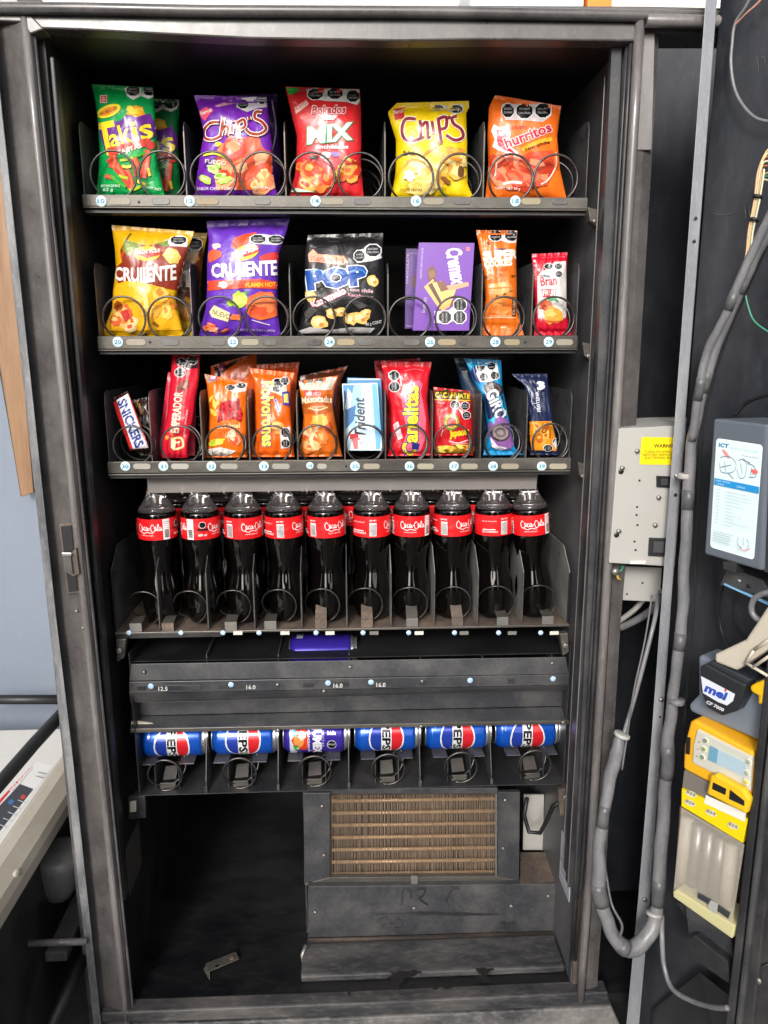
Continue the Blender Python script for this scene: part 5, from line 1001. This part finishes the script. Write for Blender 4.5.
# bottom channel of the door
m = MB(); m.prism([D(652, 1010, .01), D(700, 972, .03), D(735, 1000, .10), D(725, 1075, .12), D(650, 1075, .03)], (0, 0, -.01), 'black_metal'); dpart('coin_channel', m, .001)
m = MB(); dprism(m, [(684, 900), (729, 924), (735, 975), (690, 945)], .085, .06, 'grey_black'); dprism(m, [(686, 940), (694, 935), (728, 962), (730, 985), (692, 958)], .10, .05, 'black_metal'); dprism(m, [(676, 903), (686, 902), (727, 928), (724, 962), (712, 955)], .07, .04, 'black_metal'); dpart('coin_chute', m, .002)
m = MB(); ik = Ink(m, lambda a, b, off: D(a, b, .0006+off), 0, 'frame_paint'); ik.stroke([(757, 57), (758.5, 66), (758, 71)], .9, '#888888'); ik.stroke([(761, 58), (764, 57), (765, 62)], .9, '#888888'); ik.stroke([(745, 206), (746, 219)], 1.2, '#888'+'888'); ik.stroke([(749, 206), (750, 216)], 1, '#888888'); ik.stroke([(712, 213), (724, 215), (738, 211)], .6, '#888888'); dpart('scuff_mark', m)

# wiring harness (grey conduit)
hn = thing('wiring_harness', 'grey corrugated cable sleeve looping down from the open door to the cabinet', 'cable harness', tuple(P(640, 940, -.06)))
def cbl(name, pts, r, mat, parent=hn, n=12):
    "smooth cable through the given points"
    o = []; q = [Vector(p) for p in pts]; L = len(q)
    for i in range(L-1):
        p0, p1, p2, p3 = q[max(i-1, 0)], q[i], q[i+1], q[min(i+2, L-1)]
        for k in range(6): t = k/6; o.append(.5*((2*p1)+(p2-p0)*t+(2*p0-5*p1+4*p2-p3)*t*t+(3*p1-p0-3*p2+p3)*t**3))
    o.append(q[-1]); rs = r
    if isinstance(r, (list, tuple)):
        rs = [r[min(int(i/6), L-1)]*(1-(i % 6)/6)+r[min(int(i/6)+1, L-1)]*((i % 6)/6) for i in range(len(o))]
    if name == 'sleeve':
        if not isinstance(rs, list): rs = [rs]*len(o)
        rs = [x*(1+.11*noise.noise(Vector((i*.45, len(o), 2)))+.05*noise.noise(Vector((i*1.7, 5, len(o))))) for i, x in enumerate(rs)]
        o = [p+Vector((noise.noise(Vector((i*.3, 1, len(o)))), noise.noise(Vector((i*.3, 9, 4))), 0))*.0022 for i, p in enumerate(o)]
    m = MB(); m.tube(o, rs, mat, n=n)
    if name == 'sleeve':
        for j, (i, w) in enumerate(((9, 2), (22, 3), (37, 2), (52, 2), (66, 4), (81, 3), (98, 3), (112, 4), (124, 3))):
            if i+w < len(o)-1:
                ob_ = None; mt = MB(); mt.tube(o[i:i+w+1], [x+.0007 for x in rs[i:i+w+1]], 'tape', n=n); m.add(mt.v, mt.f, 'tape', smooth=True)
    return m.build(name, parent) if parent else m.build(name)
main = [(775, 222, .05), (752, 262, .045), (735, 300, .045), (716, 345, .045), (704, 385, .045), (694, 430, .045), (689, 480, .045), (686, 540, .045), (683, 600, .045), (679, 650, .05), (672, 704, .055), (668, 745, .06), (665, 795, .06), (661, 849, .06)]
cbl('sleeve', [D(x, y, t) for x, y, t in main]+[P(657, 905, -.10), P(650, 932, -.11), P(632, 949, -.12), P(617, 941, -.12), P(607, 920, -.12), P(600, 895, -.12), P(599, 857, -.11), P(604, 812, -.10), P(611, 775, -.09), P(617, 752, -.088), P(621, 735, -.085)],
    [.0082]*4+[.0078]*2+[.0088]*5+[.0108, .0100, .0115, .0105, .0135, .0140, .0125, .0110, .0125, .0105, .0088, .0105, .0108, .0075], 'conduit')
cbl('sleeve', [D(775, 205, .06), D(748, 262, .06), D(724, 318, .06), D(707, 352, .06), D(699, 392, .06), D(692, 440, .05)], [.006]*6, 'conduit')
cbl('cable', [P(622, 740, -.085), P(634, 700, -.07), P(646, 655, -.06), P(655, 618, -.04), P(659, 595, .02)], .0035, 'conduit')
cbl('cable', [P(620, 628, .10), P(640, 618, .08), P(655, 606, .06), P(662, 590, .05)], .0065, 'conduit')
cbl('cable', [P(618, 622, .12), P(636, 608, .10), P(650, 590, .09), P(655, 576, .08)], .005, 'box_grey')
cbl('wire', [D(772, 236, .035), D(745, 296, .03), D(722, 352, .03), D(707, 410, .03), D(700, 470, .03), D(697, 540, .03), D(693, 620, .035), D(687, 690, .04), D(681, 760, .05)], .0014, 'rubber')
cbl('wire', [P(603, 850, -.085), P(607, 880, -.10), P(612, 905, -.125), P(622, 925, -.14), P(619, 938, -.14)], .0022, 'tape')
cbl('wire', [P(652, 595, -.03), P(645, 640, -.05), P(634, 690, -.07), P(628, 730, -.085), P(622, 770, -.105)], .0016, 'tape')
for x, y, t in ((686, 476, .045), (677, 701, .055)):
    m = MB(); c = D(x, y, t); m.lathe([(.0118, -.004), (.0125, -.003), (.0125, .003), (.0118, .004)], 'box_grey' if y < 600 else 'conduit', n=20, o=c, ax=(0, .02, 1)); m.box((c.x-.014, c.y-.001, c.z-.003), (c.x-.009, c.y+.001, c.z+.003), 'conduit'); m.build('cable_tie', hn)
for x, y in ((622, 735), (654, 914)):
    m = MB(); c = P(x, y, -.09 if y < 900 else -.105); m.lathe([(.0115, -.003), (.013, -.002), (.013, .002), (.0115, .003)], 'box_grey', n=18, o=c, ax=(.3, 0, 1) if y < 900 else (.2, .3, 1)); m.build('cable_tie', hn)
# bundle of thin wires
wb = thing('wire_bundle', 'bundle of thin yellow, white and orange wires entering the grey sleeve at the right edge', 'wires', tuple(D(748, 260, .06)))
WC = ['#d8b070', '#e8dcc0', '#c8863c', '#f0e4c8', '#b87848', '#e0c890', '#3c8c5c', '#ddd0b8']
for k in range(8):
    o1 = rnd.uniform(-3, 3); o2 = (k-3.5)*.9; m = MB()
    pts = [D(774, 146+k*5, .05+.003*k), D(766-k*.6, 152+k*4+o1, .055), D(761+o2, 172+o1, .06), D(757+o2*.8, 200, .06), D(751+o2*.7, 230, .06), D(748+o2*.6, 255, .06), D(742+o2*.4, 278, .055)]
    L = len(pts); o = []
    for i in range(L-1):
        p0, p1, p2, p3 = pts[max(i-1, 0)], pts[i], pts[i+1], pts[min(i+2, L-1)]
        for j in range(5): t = j/5; o.append(.5*((2*p1)+(p2-p0)*t+(2*p0-5*p1+4*p2-p3)*t*t+(3*p1-p0-3*p2+p3)*t**3))
    m.tube(o, .0013, 'plastic', hx(WC[k]), n=7); m.build('wire', wb)
for x, y in ((757.5, 197), (754, 220)):
    m = MB(); m.lathe([(.006, -.002), (.0068, 0), (.006, .002)], 'rubber', n=14, o=D(x, y, .06), ax=(.3, 0, 1)); m.build('cable_tie', wb)
def lone(name, label, pts, r, mat, col=(.8,)*3, cat='cable'):
    q = [Vector(p) for p in pts]; L = len(q); o = []
    for i in range(L-1):
        p0, p1, p2, p3 = q[max(i-1, 0)], q[i], q[i+1], q[min(i+2, L-1)]
        for k in range(6): t = k/6; o.append(.5*((2*p1)+(p2-p0)*t+(2*p0-5*p1+4*p2-p3)*t*t+(3*p1-p0-3*p2+p3)*t**3))
    o.append(q[-1]); m = MB(); m.tube(o, r, mat, col, n=8); ob = m.build(name); return tag(ob, label, cat)
lone('cable', 'thin grey cable hanging in a loop at the top of the door', [D(752, -6, .02), D(745, 8, .02), D(735, 24, .02), D(732, 45, .02), D(731, 66, .02), D(735, 90, .02), D(745, 108, .02), D(758, 119, .02), D(775, 122, .02)], [.0016]*1 and .0022, 'conduit')
lone('cable', 'thin orange and grey wire running to the top of the door', [D(768, -8, .025), D(757, 4, .025), D(748, 12, .025), D(740, 20, .022), D(734, 26, .02)], .0014, 'plastic', hx('#c89078'))
lone('cable', 'thin green wire curving at the right edge beside the grey sleeve', [D(745, 292, .03), D(748, 306, .03), D(755, 322, .03), D(775, 336, .03)], .0013, 'plastic', hx('#3c8a6c'))
lone('cable', 'thin black cable hanging below the bill validator', [D(730, 570, .05), D(722, 590, .03), D(719, 612, .02), D(722, 632, .02), D(730, 648, .03)], .0017, 'rubber')
lone('cable', 'dark cable arching over the bill validator', [D(735, 415, .04), D(745, 404, .04), D(757, 398, .05), D(775, 393, .06)], .0028, 'rubber')
lone('cable', 'grey cable sagging from the sleeve to the foot of the door', [P(662, 915, -.10), D(662, 935, .07), D(664, 965, .08), D(672, 988, .09), D(690, 1000, .10), D(712, 1007, .11), D(728, 1008, .118)], .0042, 'conduit')
lone('cable', 'thick grey hose bent around the coin unit bracket at the right edge', [D(776, 592, .11), D(762, 594, .11), D(753, 601, .11), D(752, 612, .11), D(759, 620, .11), D(776, 625, .11)], .0042, 'conduit')

# bill validator
bv = thing('bill_validator', 'grey bill validator with a pale blue instruction label on the open door', 'bill validator', tuple(D(710, 550, .09)))
m = MB(); f4 = [(713, 418.5), (768, 433), (768, 573), (704, 553)]
T1_ = .10; a = [D(x, y, T1_) for x, y in [(713.5, 418.5), (767, 424.5), (761.5, 571), (704, 554)]]; bk = [p-NRM*.07+DIR*.0 for p in a]
far = [a[0]-NRM*.075+DIR*.03, a[1]-NRM*.075+DIR*.03, a[2]-NRM*.075+DIR*.03, a[3]-NRM*.075+DIR*.03]
m.hexa(a, far, 'plastic', hx('#5c636c')); m.build('housing', bv, .003)
m = MB(); dprism(m, [(768, 424), (800, 428), (800, 585), (763, 572)], .095, .08, 'door_panel'); dprism(m, [(722, 562), (737, 560), (736, 574), (723, 570)], .097, .05, 'black_metal'); m.build('side_cover', bv, .002)
lab = [(716.5, 438), (763, 445), (754, 560), (710, 547)]
def lq(u, v):
    a_, b_, c_, d_ = lab; return ((a_[0]*(1-u)+b_[0]*u)*(1-v)+(d_[0]*(1-u)+c_[0]*u)*v, (a_[1]*(1-u)+b_[1]*u)*(1-v)+(d_[1]*(1-u)+c_[1]*u)*v)
m = MB(); I = Ink(m, lambda u, v, off: D(*lq(u, v), T1_+off), 0, 'print_paper', .0006, .0001)
r_ = .07; cor = []
for (cx, cy, s0) in ((r_, r_*.45, 180), (1-r_, r_*.45, 270), (1-r_, 1-r_*.45, 0), (r_, 1-r_*.45, 90)):
    for k in range(5): w = R(s0+22.5*k); cor.append((cx+r_*math.cos(w), cy+r_*.45*math.sin(w)))
I.poly(cor, '#e4f0f2'); I.poly([(u*.98+.01, v*.985+.0075) for u, v in cor], '#d6e8ec')
I.text('ICT', .06, .075, .26, .075, .034, '#1f7aa0', .05, shear=.2); I.text('ARMED IN 30 SECONDS', .30, .08, .92, .08, .02, '#a4c4d0', 0)
I.ell(.22, .13, .09, .022, '#e89090', 20); I.text('Instructions', .58, .125, .93, .125, .014, '#7a8a90', 0)
for k, st in enumerate([[(.1, .17), (.3, .15), (.45, .2), (.4, .28), (.15, .3), (.1, .22)], [(.5, .17), (.62, .15), (.68, .2), (.66, .3), (.55, .32), (.48, .25)], [(.55, .19), (.6, .28)], [(.7, .18), (.85, .2), (.9, .28), (.75, .3)], [(.12, .26), (.35, .22)], [(.3, .3), (.42, .34)], [(.6, .16), (.75, .17)], [(.2, .2), (.25, .29)], [(.8, .21), (.78, .29)]]): I.stroke(st, .008, '#6a8088')
I.blob(.86, .24, .07, .02, '#e06a68', 5)
I.poly([(.01, .365), (.99, .365), (.99, .425), (.01, .425)], '#1c8ccc'); I.text('LED CODE', .05, .39, .35, .39, .014, '#dcf0fa', 0); I.text('STATUS', .5, .41, .68, .41, .016, '#dcf0fa', 0); I.text('FLASH', .08, .418, .22, .418, .012, '#dcf0fa', 0)
q = random.Random(5)
for k in range(11):
    v = .455+k*.03; I.rect(.01, v+.0195, .99, v+.0205, '#b4ccd4'); I.rect(.08, v+.006, .14, v+.010, '#9ab0b8'); I.text('xxxxxxxxx xxxx xxxxx'[:8+int(q.random()*11)].replace('x', 'n'), .28, v+.014, .28+.1+q.random()*.5, v+.014, .010, '#8a9ea6', 0)
for k in range(5): I.rect(.05, .84+k*.022, .05+.38+.1*q.random(), .845+k*.022, '#a4b8c0')
for st in ([(.62, .84), (.6, .9), (.7, .93)], [(.72, .83), (.74, .9)], [(.8, .84), (.86, .88), (.82, .93)]): I.stroke(st, .008, '#6a8088')
I.stroke([(.66, .93), (.78, .945), (.9, .91)], .008, '#e08888')
m.build('instruction_label', bv)
m = MB(); dprism(m, [(728, 566), (762, 580), (775, 600), (720, 585)], .06, .05, 'grey_black'); m.build('lower_plate', bv, .001)
m = MB(); dprism(m, [(724, 583), (770, 604), (770, 606), (724, 585)], .0605, .004, 'plastic', hx('#7cb4dc')); m.build('blue_edge', bv)
m = MB(); m.disc(D(739, 581, .0605), .003, NRM, 'alu', th=.001); m.disc(D(749, 586, .0605), .003, NRM, 'rubber', th=.001); m.build('hole', bv)

# bracket arm above the coin unit
m = MB(); dprism(m, [(745, 640), (768, 605), (790, 590), (790, 640), (768, 650), (736, 671), (714, 662), (715, 654)], .12, .03, 'beige')
o = m.build('support_arm', bevel=.004); tag(o, 'cream metal support arm angled down above the yellow coin unit', 'bracket')
m = MB()
for a_, b_ in (((746, 663), (768, 676)), ((746, 663), (754, 650)), ((754, 650), (775, 636)), ((752, 668), (775, 652))): m.tube([D(*a_, .125), D(*b_, .125)], .0022, 'beige')
o2 = m.build('guard_frame', o)
# coin mechanism
cm = thing('coin_mechanism', 'yellow and grey coin changer with a clear front mounted on the open door', 'coin changer', tuple(D(680, 900, .10)))
m = MB(); dprism(m, [(698, 655), (722, 662), (768, 688), (768, 745), (690, 712), (688, 705), (698, 695)], .09, .05, 'plastic', hx('#737c88')); m.build('upper_housing', cm, .005)
m = MB(); dprism(m, [(700, 666), (706, 664), (746, 685), (742, 700), (735, 712), (722, 716), (707, 708), (700, 690)], .115, .04, 'plastic', hx('#26282c')); dprism(m, [(706, 664), (712, 660), (752, 680), (746, 685)], .112, .04, 'plastic', hx('#2c3036')); m.build('entry_cover', cm, .003)
m = MB(); I = Ink(m, lambda x, y, off: D(x, y, .115+off), 0, 'print_paper', .0012, .0002); I.poly([(701, 676), (735, 694), (733, 701), (727, 705.5), (718, 702), (703, 693)], '#d8dce4'); I.text('mei', 704.5, 691, 724.5, 700, 8, '#2c4cb0', .05); I.ell(725.3, 690.3, 1.3, 1.3, '#d83a34'); I.text('CF 7000', 706, 703, 723, 711.5, 3, '#d8d8dc', .04); m.build('maker_badge', cm)
m = MB(); dprism(m, [(749, 686), (762, 680), (775, 684), (775, 705), (757, 705), (758, 696), (750, 692)], .112, .03, 'plastic', hx('#eab814')); m.build('return_lever', cm, .004)
m = MB(); dprism(m, [(690, 722), (694, 719.5), (753, 752), (753, 800), (753, 806), (683, 769), (684, 745)], .11, .06, 'plastic', hx('#f0ae20')); m.build('yellow_frame', cm, .004)
m = MB(); dprism(m, [(697, 729), (752, 757), (750, 792), (692, 763), (693, 745)], .113, .01, 'plastic', hx('#c6c5b8')); fr = m.build('display_panel', cm, .002)
m = MB(); dprism(m, [(710, 746), (746, 763), (744, 777), (708, 760)], .1145, .003, 'plastic', hx('#a9c0cc')); dprism(m, [(710, 746), (718, 750), (716.5, 763.5), (708, 760)], .115, .002, 'plastic', hx('#6a9cb4')); m.build('screen', fr)
for x, y, c in ((705.5, 740.5, '#7c8c78'), (704, 749, '#8fa05c'), (702.5, 757, '#7c8c78'), (749, 762, '#a8b4a0'), (747, 773, '#a8b4a0'), (746, 782, '#d8cc3c')):
    m = MB(); m.disc(D(x, y, .1135), .0052, NRM, 'plastic', hx('#dddccc'), th=.0012); m.disc(D(x, y, .1150), .0032, NRM, 'plastic', hx(c), th=.001); m.build('button', fr)
for x, y in ((699, 742), (698, 749), (697, 756)):
    m = MB(); m.disc(D(x, y, .1132), .001, NRM, 'plastic', hx('#b08428'), th=.001); m.build('indicator', fr)
m = MB(); dprism(m, [(686, 737), (690, 738), (689, 755), (685, 754)], .1145, .003, 'rubber'); m.build('side_catch', cm, .001)
m = MB(); dprism(m, [(684, 770), (711, 784), (709, 800), (682, 787)], .108, .05, 'plastic', hx('#77716a')); m.build('grey_panel', cm, .001)
m = MB(); I = Ink(m, lambda x, y, off: D(x, y, .111+off), 0, 'print_paper', .0008, .0002); I.poly([(682, 788), (748, 819), (743, 843), (681.5, 806)], '#f0d20c'); I.poly([(706, 795), (746, 813), (745, 822), (704, 803)], '#e8e8e0')
for x, y, k in ((691, 794, 0), (690, 803, 0), (711, 813, 1), (733, 826, 1)): I.ell(x, y, 6, 3, '#d8d4b8', 24); I.ell(x-3, y-2, 1.6, 1.6, '#8a8a80'); I.text('25', x-2, y, x+4, y+2.6, 2.6, '#5a5a50', .02)
dprism(m, [(682, 788), (748, 819), (743, 843), (681.5, 806)], .111, .05, 'plastic', hx('#c8a80c')); m.build('yellow_band', cm)
m = MB(); dprism(m, [(710, 776), (716, 774), (743, 789), (750, 800), (746, 815), (706, 794)], .125, .012, 'plastic', hx('#eebc22')); hd = m.build('handle', cm, .004)
m = MB(); dprism(m, [(713, 782.5), (726, 789), (725, 795), (712, 789)], .1262, .001, 'rubber'); dprism(m, [(730, 790), (744, 801), (744, 806), (729, 799)], .1262, .001, 'rubber'); m.build('handle_opening', hd)
m = MB(); dprism(m, [(681, 808), (744, 845), (731, 928), (673, 893)], .112, .003, 'clear_cover'); m.build('clear_cover', cm, .001)
m = MB(); dprism(m, [(680, 806), (744, 843), (733, 928), (674, 890)], .065, .02, 'plastic', hx('#8a745c')); m.build('tube_housing', cm)
for k in range(5):
    x = 688+k*11; y0, y1 = 818+k*6.6, 880+k*6.6; m = MB(); p0, p1 = D(x, y0, .085), D(x-7, y1, .085)
    m.tube([p0, p1], .0095, 'steel' if k in (1, 2, 3) else 'beige', n=18); m.build('coin_tube', cm)
m = MB()
for k in range(3):
    y = 850+k*0; 
dprism(m, [(698, 893), (711, 900), (709, 905), (697, 898)], .1155, .002, 'plastic', hx('#3a3c40')); dprism(m, [(718, 905), (730, 913), (728, 919), (717, 911)], .1155, .002, 'plastic', hx('#3a3c40')); dprism(m, [(707, 899), (718, 904), (716, 916), (708, 909)], .1155, .002, 'plastic', hx('#a9a9a4')); m.build('catch', cm, .0008)
m = MB(); dprism(m, [(673, 891), (676, 890), (735, 926), (732, 939), (673, 897)], .116, .05, 'plastic', hx('#cdc694')); m.build('lower_rim', cm, .002)

# control box in the cavity
cb = thing('control_box', 'light grey metal control box with a yellow warning sticker and two black switches', 'control box', tuple(P(620, 565, -.02)))
m = MB(); f = [(619, 428.5), (690, 425), (688, 567.5), (609, 563)]; a = [P(x, y, -.018) for x, y in f]; b = [p+Vector((0.004, .14, 0)) for p in a]
m.hexa(a, b, 'box_grey'); m.build('housing', cb, .0012)
m = MB(); m.pxprism([(616, 566), (662, 568), (660, 602), (617, 600)], .05, .004, 'box_grey'); m.build('mounting_plate', cb, .001)
m = MB(); m.pxprism([(632, 420), (692, 418), (692, 425), (631, 427.5)], .10, .03, 'beige'); m.build('top_flange', cb, .001)
m = MB(); I = Ink(m, lambda x, y, off: P(x, y, -.0182-off), 0, 'print_paper', .0006, .0001)
I.poly([(641.5, 438), (643, 437), (680, 437.5), (680, 465), (641, 464.5), (639.5, 463)], '#f0d810'); I.text('WARNING!', 654, 447.5, 680, 447.5, 3.4, '#3a3410', .03)
I.text('TURN POWER OFF', 644, 453, 679, 453, 2.4, '#3a3410', 0); I.text('BEFORE REMOVING', 643.5, 456, 679, 456, 2.4, '#3a3410', 0); I.text('ELECTRONIC BOARD', 645, 459, 679, 459, 2.4, '#3a3410', 0); m.build('warning_sticker', cb)
m = MB(); m.pxprism([(657, 476), (671, 476.5), (670, 488), (657, 487)], -.022, .004, 'rubber'); m.pxprism([(661, 479), (668.5, 479), (668.5, 485.5), (661, 485.5)], -.0245, .003, 'plastic', hx('#3c3c3e')); m.build('power_socket', cb, .0006)
m = MB(); m.pxprism([(649.5, 538), (668, 538.5), (666, 557), (648.5, 556)], -.022, .004, 'plastic', hx('#2c2c2e')); m.pxprism([(654, 542), (665, 542), (664, 553), (653.5, 553)], -.026, .005, 'plastic', hx('#48484a')); m.build('rocker_switch', cb, .0008)
m = MB(); m.pxprism([(630, 561), (646, 561), (645, 564), (630, 564)], -.0215, .003, 'plastic', hx('#e2e0da')); m.build('white_tab', cb)
for x, y in ((639.5, 480.5), (637, 507), (636.5, 515), (637.5, 525), (634.5, 541.5), (635.5, 550), (642.5, 583), (627, 594)):
    m = MB(); m.disc(P(x, y, -.0183 if y < 566 else .0498), .0018, (0, -1, 0), 'rubber', th=.0004); m.build('hole', cb)
for x, y in ((637, 451), (658.5, 497.5), (655, 525), (622, 468), (618.5, 531)):
    m = MB(); m.disc(P(x, y, -.0185), .0038, (0, -1, 0), 'steel', th=.0035); m.build('screw', cb)
for x, y in ((621, 471.5), (616.5, 535)):
    m = MB(); m.disc(P(x, y, -.0184), .0042, (0, -1, 0), 'rubber', th=.0012); m.build('keyhole', cb)
m = MB(); m.disc(P(614.5, 571, -.018), .006, (0, -1, 0), 'steel', th=.008); m.tube([P(615, 572, -.02), P(621, 571, -.022), P(623, 566, -.02)], .0016, 'plastic', hx('#1c7a5a')); m.tube([P(616, 572, -.02), P(618, 578, -.022), P(621, 580, -.02)], .0018, 'plastic', hx('#c8a83c')); m.build('earth_terminal', cb)

# ---------------------------------------------------------------- beige equipment on the left
EQ = thing('equipment_chest', 'cream topped equipment chest with a warning sticker beside the cabinet', 'equipment', tuple(PX(40, 1000, -.6)))
pe = P(34, 838, 0); zt = pe.z; xe = pe.x; yb = PZ(30, 729, zt).y
m = MB(); prof = [(xe-1.0, zt-.10), (xe-1.0, zt), (xe-.045, zt), (xe-.028, zt-.004), (xe-.006, zt-.022), (xe, zt-.035), (xe, zt-.06), (xe-.02, zt-.065)]
m.hexa([Vector((x, -.75, z)) for x, z in prof], [Vector((x, yb, z)) for x, z in prof], 'beige'); m.build('lid', EQ, .004)
m = MB(); m.box((xe-.99, -.74, zt+.0002), (xe-.05, yb-.005, zt+.0006), 'pale_wall'); m.build('lid_top', EQ)
m = MB(); m.box((xe-.99, -.74, .05), (xe-.03, yb-.02, zt-.068), 'black_metal'); m.build('body', EQ, .004)
m = MB(); I = Ink(m, lambda x, y, off: PZ(x, y, zt+.0008+off), 0, 'print_paper', .0002, .0002)
I.poly([(36, 761), (53, 765.5), (26, 803), (-12, 850), (-12, 812)], '#e4e2de'); I.poly([(31.5, 766), (35.5, 761.5), (-12, 812), (-12, 818)], '#d02c34'); I.poly([(20, 784), (33.5, 789), (-12, 846), (-12, 818)], '#3a3c40'); I.ell(11, 802, 3, 2.2, '#3c6ca8', -40); I.ell(23, 797, 2.6, 2, '#c84038', -40)
for k in range(5): I.stroke([(18-5*k, 800+6*k), (26-5*k, 803+6*k)], .9, '#c8c8c8')
I.text('PELIGRO', 12, 792, 32, 768, 3, '#f0e4e0', .03); I.stroke([(38, 772), (46, 774)], .8, '#8a8a88'); I.stroke([(36, 776), (44, 778)], .8, '#8a8a88'); m.build('warning_sticker', EQ)
m = MB(); I = Ink(m, lambda x, y, off: PX(x, y, xe-.0295+off), 0, 'print_paper', .0006, .0003); I.poly([(7, 892), (26, 874), (26.5, 886), (8, 906)], '#c03434'); I.ell(16, 891, 3, 4.5, '#e0d8d0', 30); I.stroke([(19, 886), (25, 880)], 3, '#e0d8d0'); m.build('red_label', EQ)
m = MB(); c = PX(15, 876, xe-.01); m.lathe([(.008, 0), (.012, .002), (.012, .005), (.009, .007)], 'beige', n=18, o=c, ax=(1, -.2, 0)); m.build('knob', EQ)
m = MB(); m.box((xe-1.0, yb-.015, .02), (xe+.10, yb, zt-.12), 'black_metal'); m.build('rear_panel', EQ)
m = MB(); c = P(60, 862, .12); m.lathe([(.018, -.075), (.026, -.07), (.036, -.045), (.046, .0), (.048, .022), (.036, .026)], 'conduit', n=28, o=c, ax=(.12, 0, 1)); m.build('motor', EQ)
m = MB(); m.box((xe+.005, -.02, P(60, 905, .1).z-.02), (P(80, 905, .06).x, .24, P(60, 905, .1).z), 'grey_black'); m.build('shelf', EQ, .003)
m = MB(); z_ = P(60, 934, .0).z; m.tube([(xe-.02, -.02, z_), (P(86, 934, -.02).x, -.02, z_)], .006, 'frame_shine'); m.build('foot_bar', EQ)
hf = thing('handle_frame', 'black tube handle frame crossing above the cream chest lid at the left', 'handle frame', tuple(P(34, 744, 0)))
m = MB(); m.tube([P(-60, 699.5, .42), P(90, 699.5, .42)], .0105, 'rubber', n=16); m.build('cross_tube', hf)
m = MB(); m.tube([P(80, 694, .16), P(34, 744, .0), P(-4, 788, -.12), P(-60, 850, -.28)], .011, 'rubber', n=16); m.build('side_tube', hf)

m = MB(); m.tube([P(92, 935, .08), P(70, 985, -.02), P(45, 1040, -.10)], .012, 'rubber', n=14); o = m.build('metal_tube'); tag(o, 'black slanting tube near the floor at the lower left corner', 'tube')
# things lying on top of the cabinet
m = MB(); zz = ZT+.062; a = P(588, 5, .05); b = P(612, 5, .05); m.box((a.x, .05, a.z-.03), (b.x, .12, a.z+.05), 'print_paper', hx('#e88a2c')); o = m.build('orange_carton', bevel=.002); tag(o, 'orange carton just showing above the top right of the cabinet', 'carton')
m = MB(); a = P(470, 3, .06); b = P(584, 3, .06); m.box((a.x, .06, a.z-.02), (b.x, .2, a.z+.05), 'print_paper', hx('#cfd6d8')); o = m.build('pale_carton', bevel=.002); tag(o, 'pale carton just showing above the top edge of the cabinet', 'carton')

for x0, x1 in ((-6, -2.2), (-.9, 1.3), (2.4, 7)):
    m = MB(); m.box((x0, -5.6, 0), (x1, -5.4, 2.6), 'reflection_blocker'); o = m.build('wall'); o['kind'] = 'structure'  # unseen dark walls added behind the camera to darken the bottle reflections
# ---------------------------------------------------------------- light
w = bpy.data.worlds.new('World'); C.world = w; w.use_nodes = True; nt = w.node_tree; bg = nt.nodes['Background']
SE, SA = R(26), R(194)      # sun elevation, and compass direction the light comes from (clockwise from +Y)
sk = nt.nodes.new('ShaderNodeTexSky'); sk.sky_type = 'NISHITA'; sk.sun_disc = False; sk.sun_elevation = SE; sk.sun_rotation = SA; sk.dust_density = 3; sk.air_density = 1; sk.ozone_density = 1
hs = nt.nodes.new('ShaderNodeHueSaturation'); hs.inputs['Saturation'].default_value = .35; nt.links.new(sk.outputs[0], hs.inputs['Color'])
nt.links.new(hs.outputs[0], bg.inputs['Color']); bg.inputs['Strength'].default_value = .15
sd = bpy.data.lights.new('sun', 'SUN'); sd.energy = 1.45; sd.angle = R(13); sd.color = (1, .965, .92); so = bpy.data.objects.new('sun', sd); COL.objects.link(so)
dv = Vector((math.sin(SA)*math.cos(SE), math.cos(SA)*math.cos(SE), math.sin(SE)))
so.rotation_euler = dv.to_track_quat('Z', 'Y').to_euler(); so.location = dv*8
C.view_settings.view_transform = 'Standard'; C.view_settings.look = 'None'; C.view_settings.exposure = 0.62; C.view_settings.gamma = 1
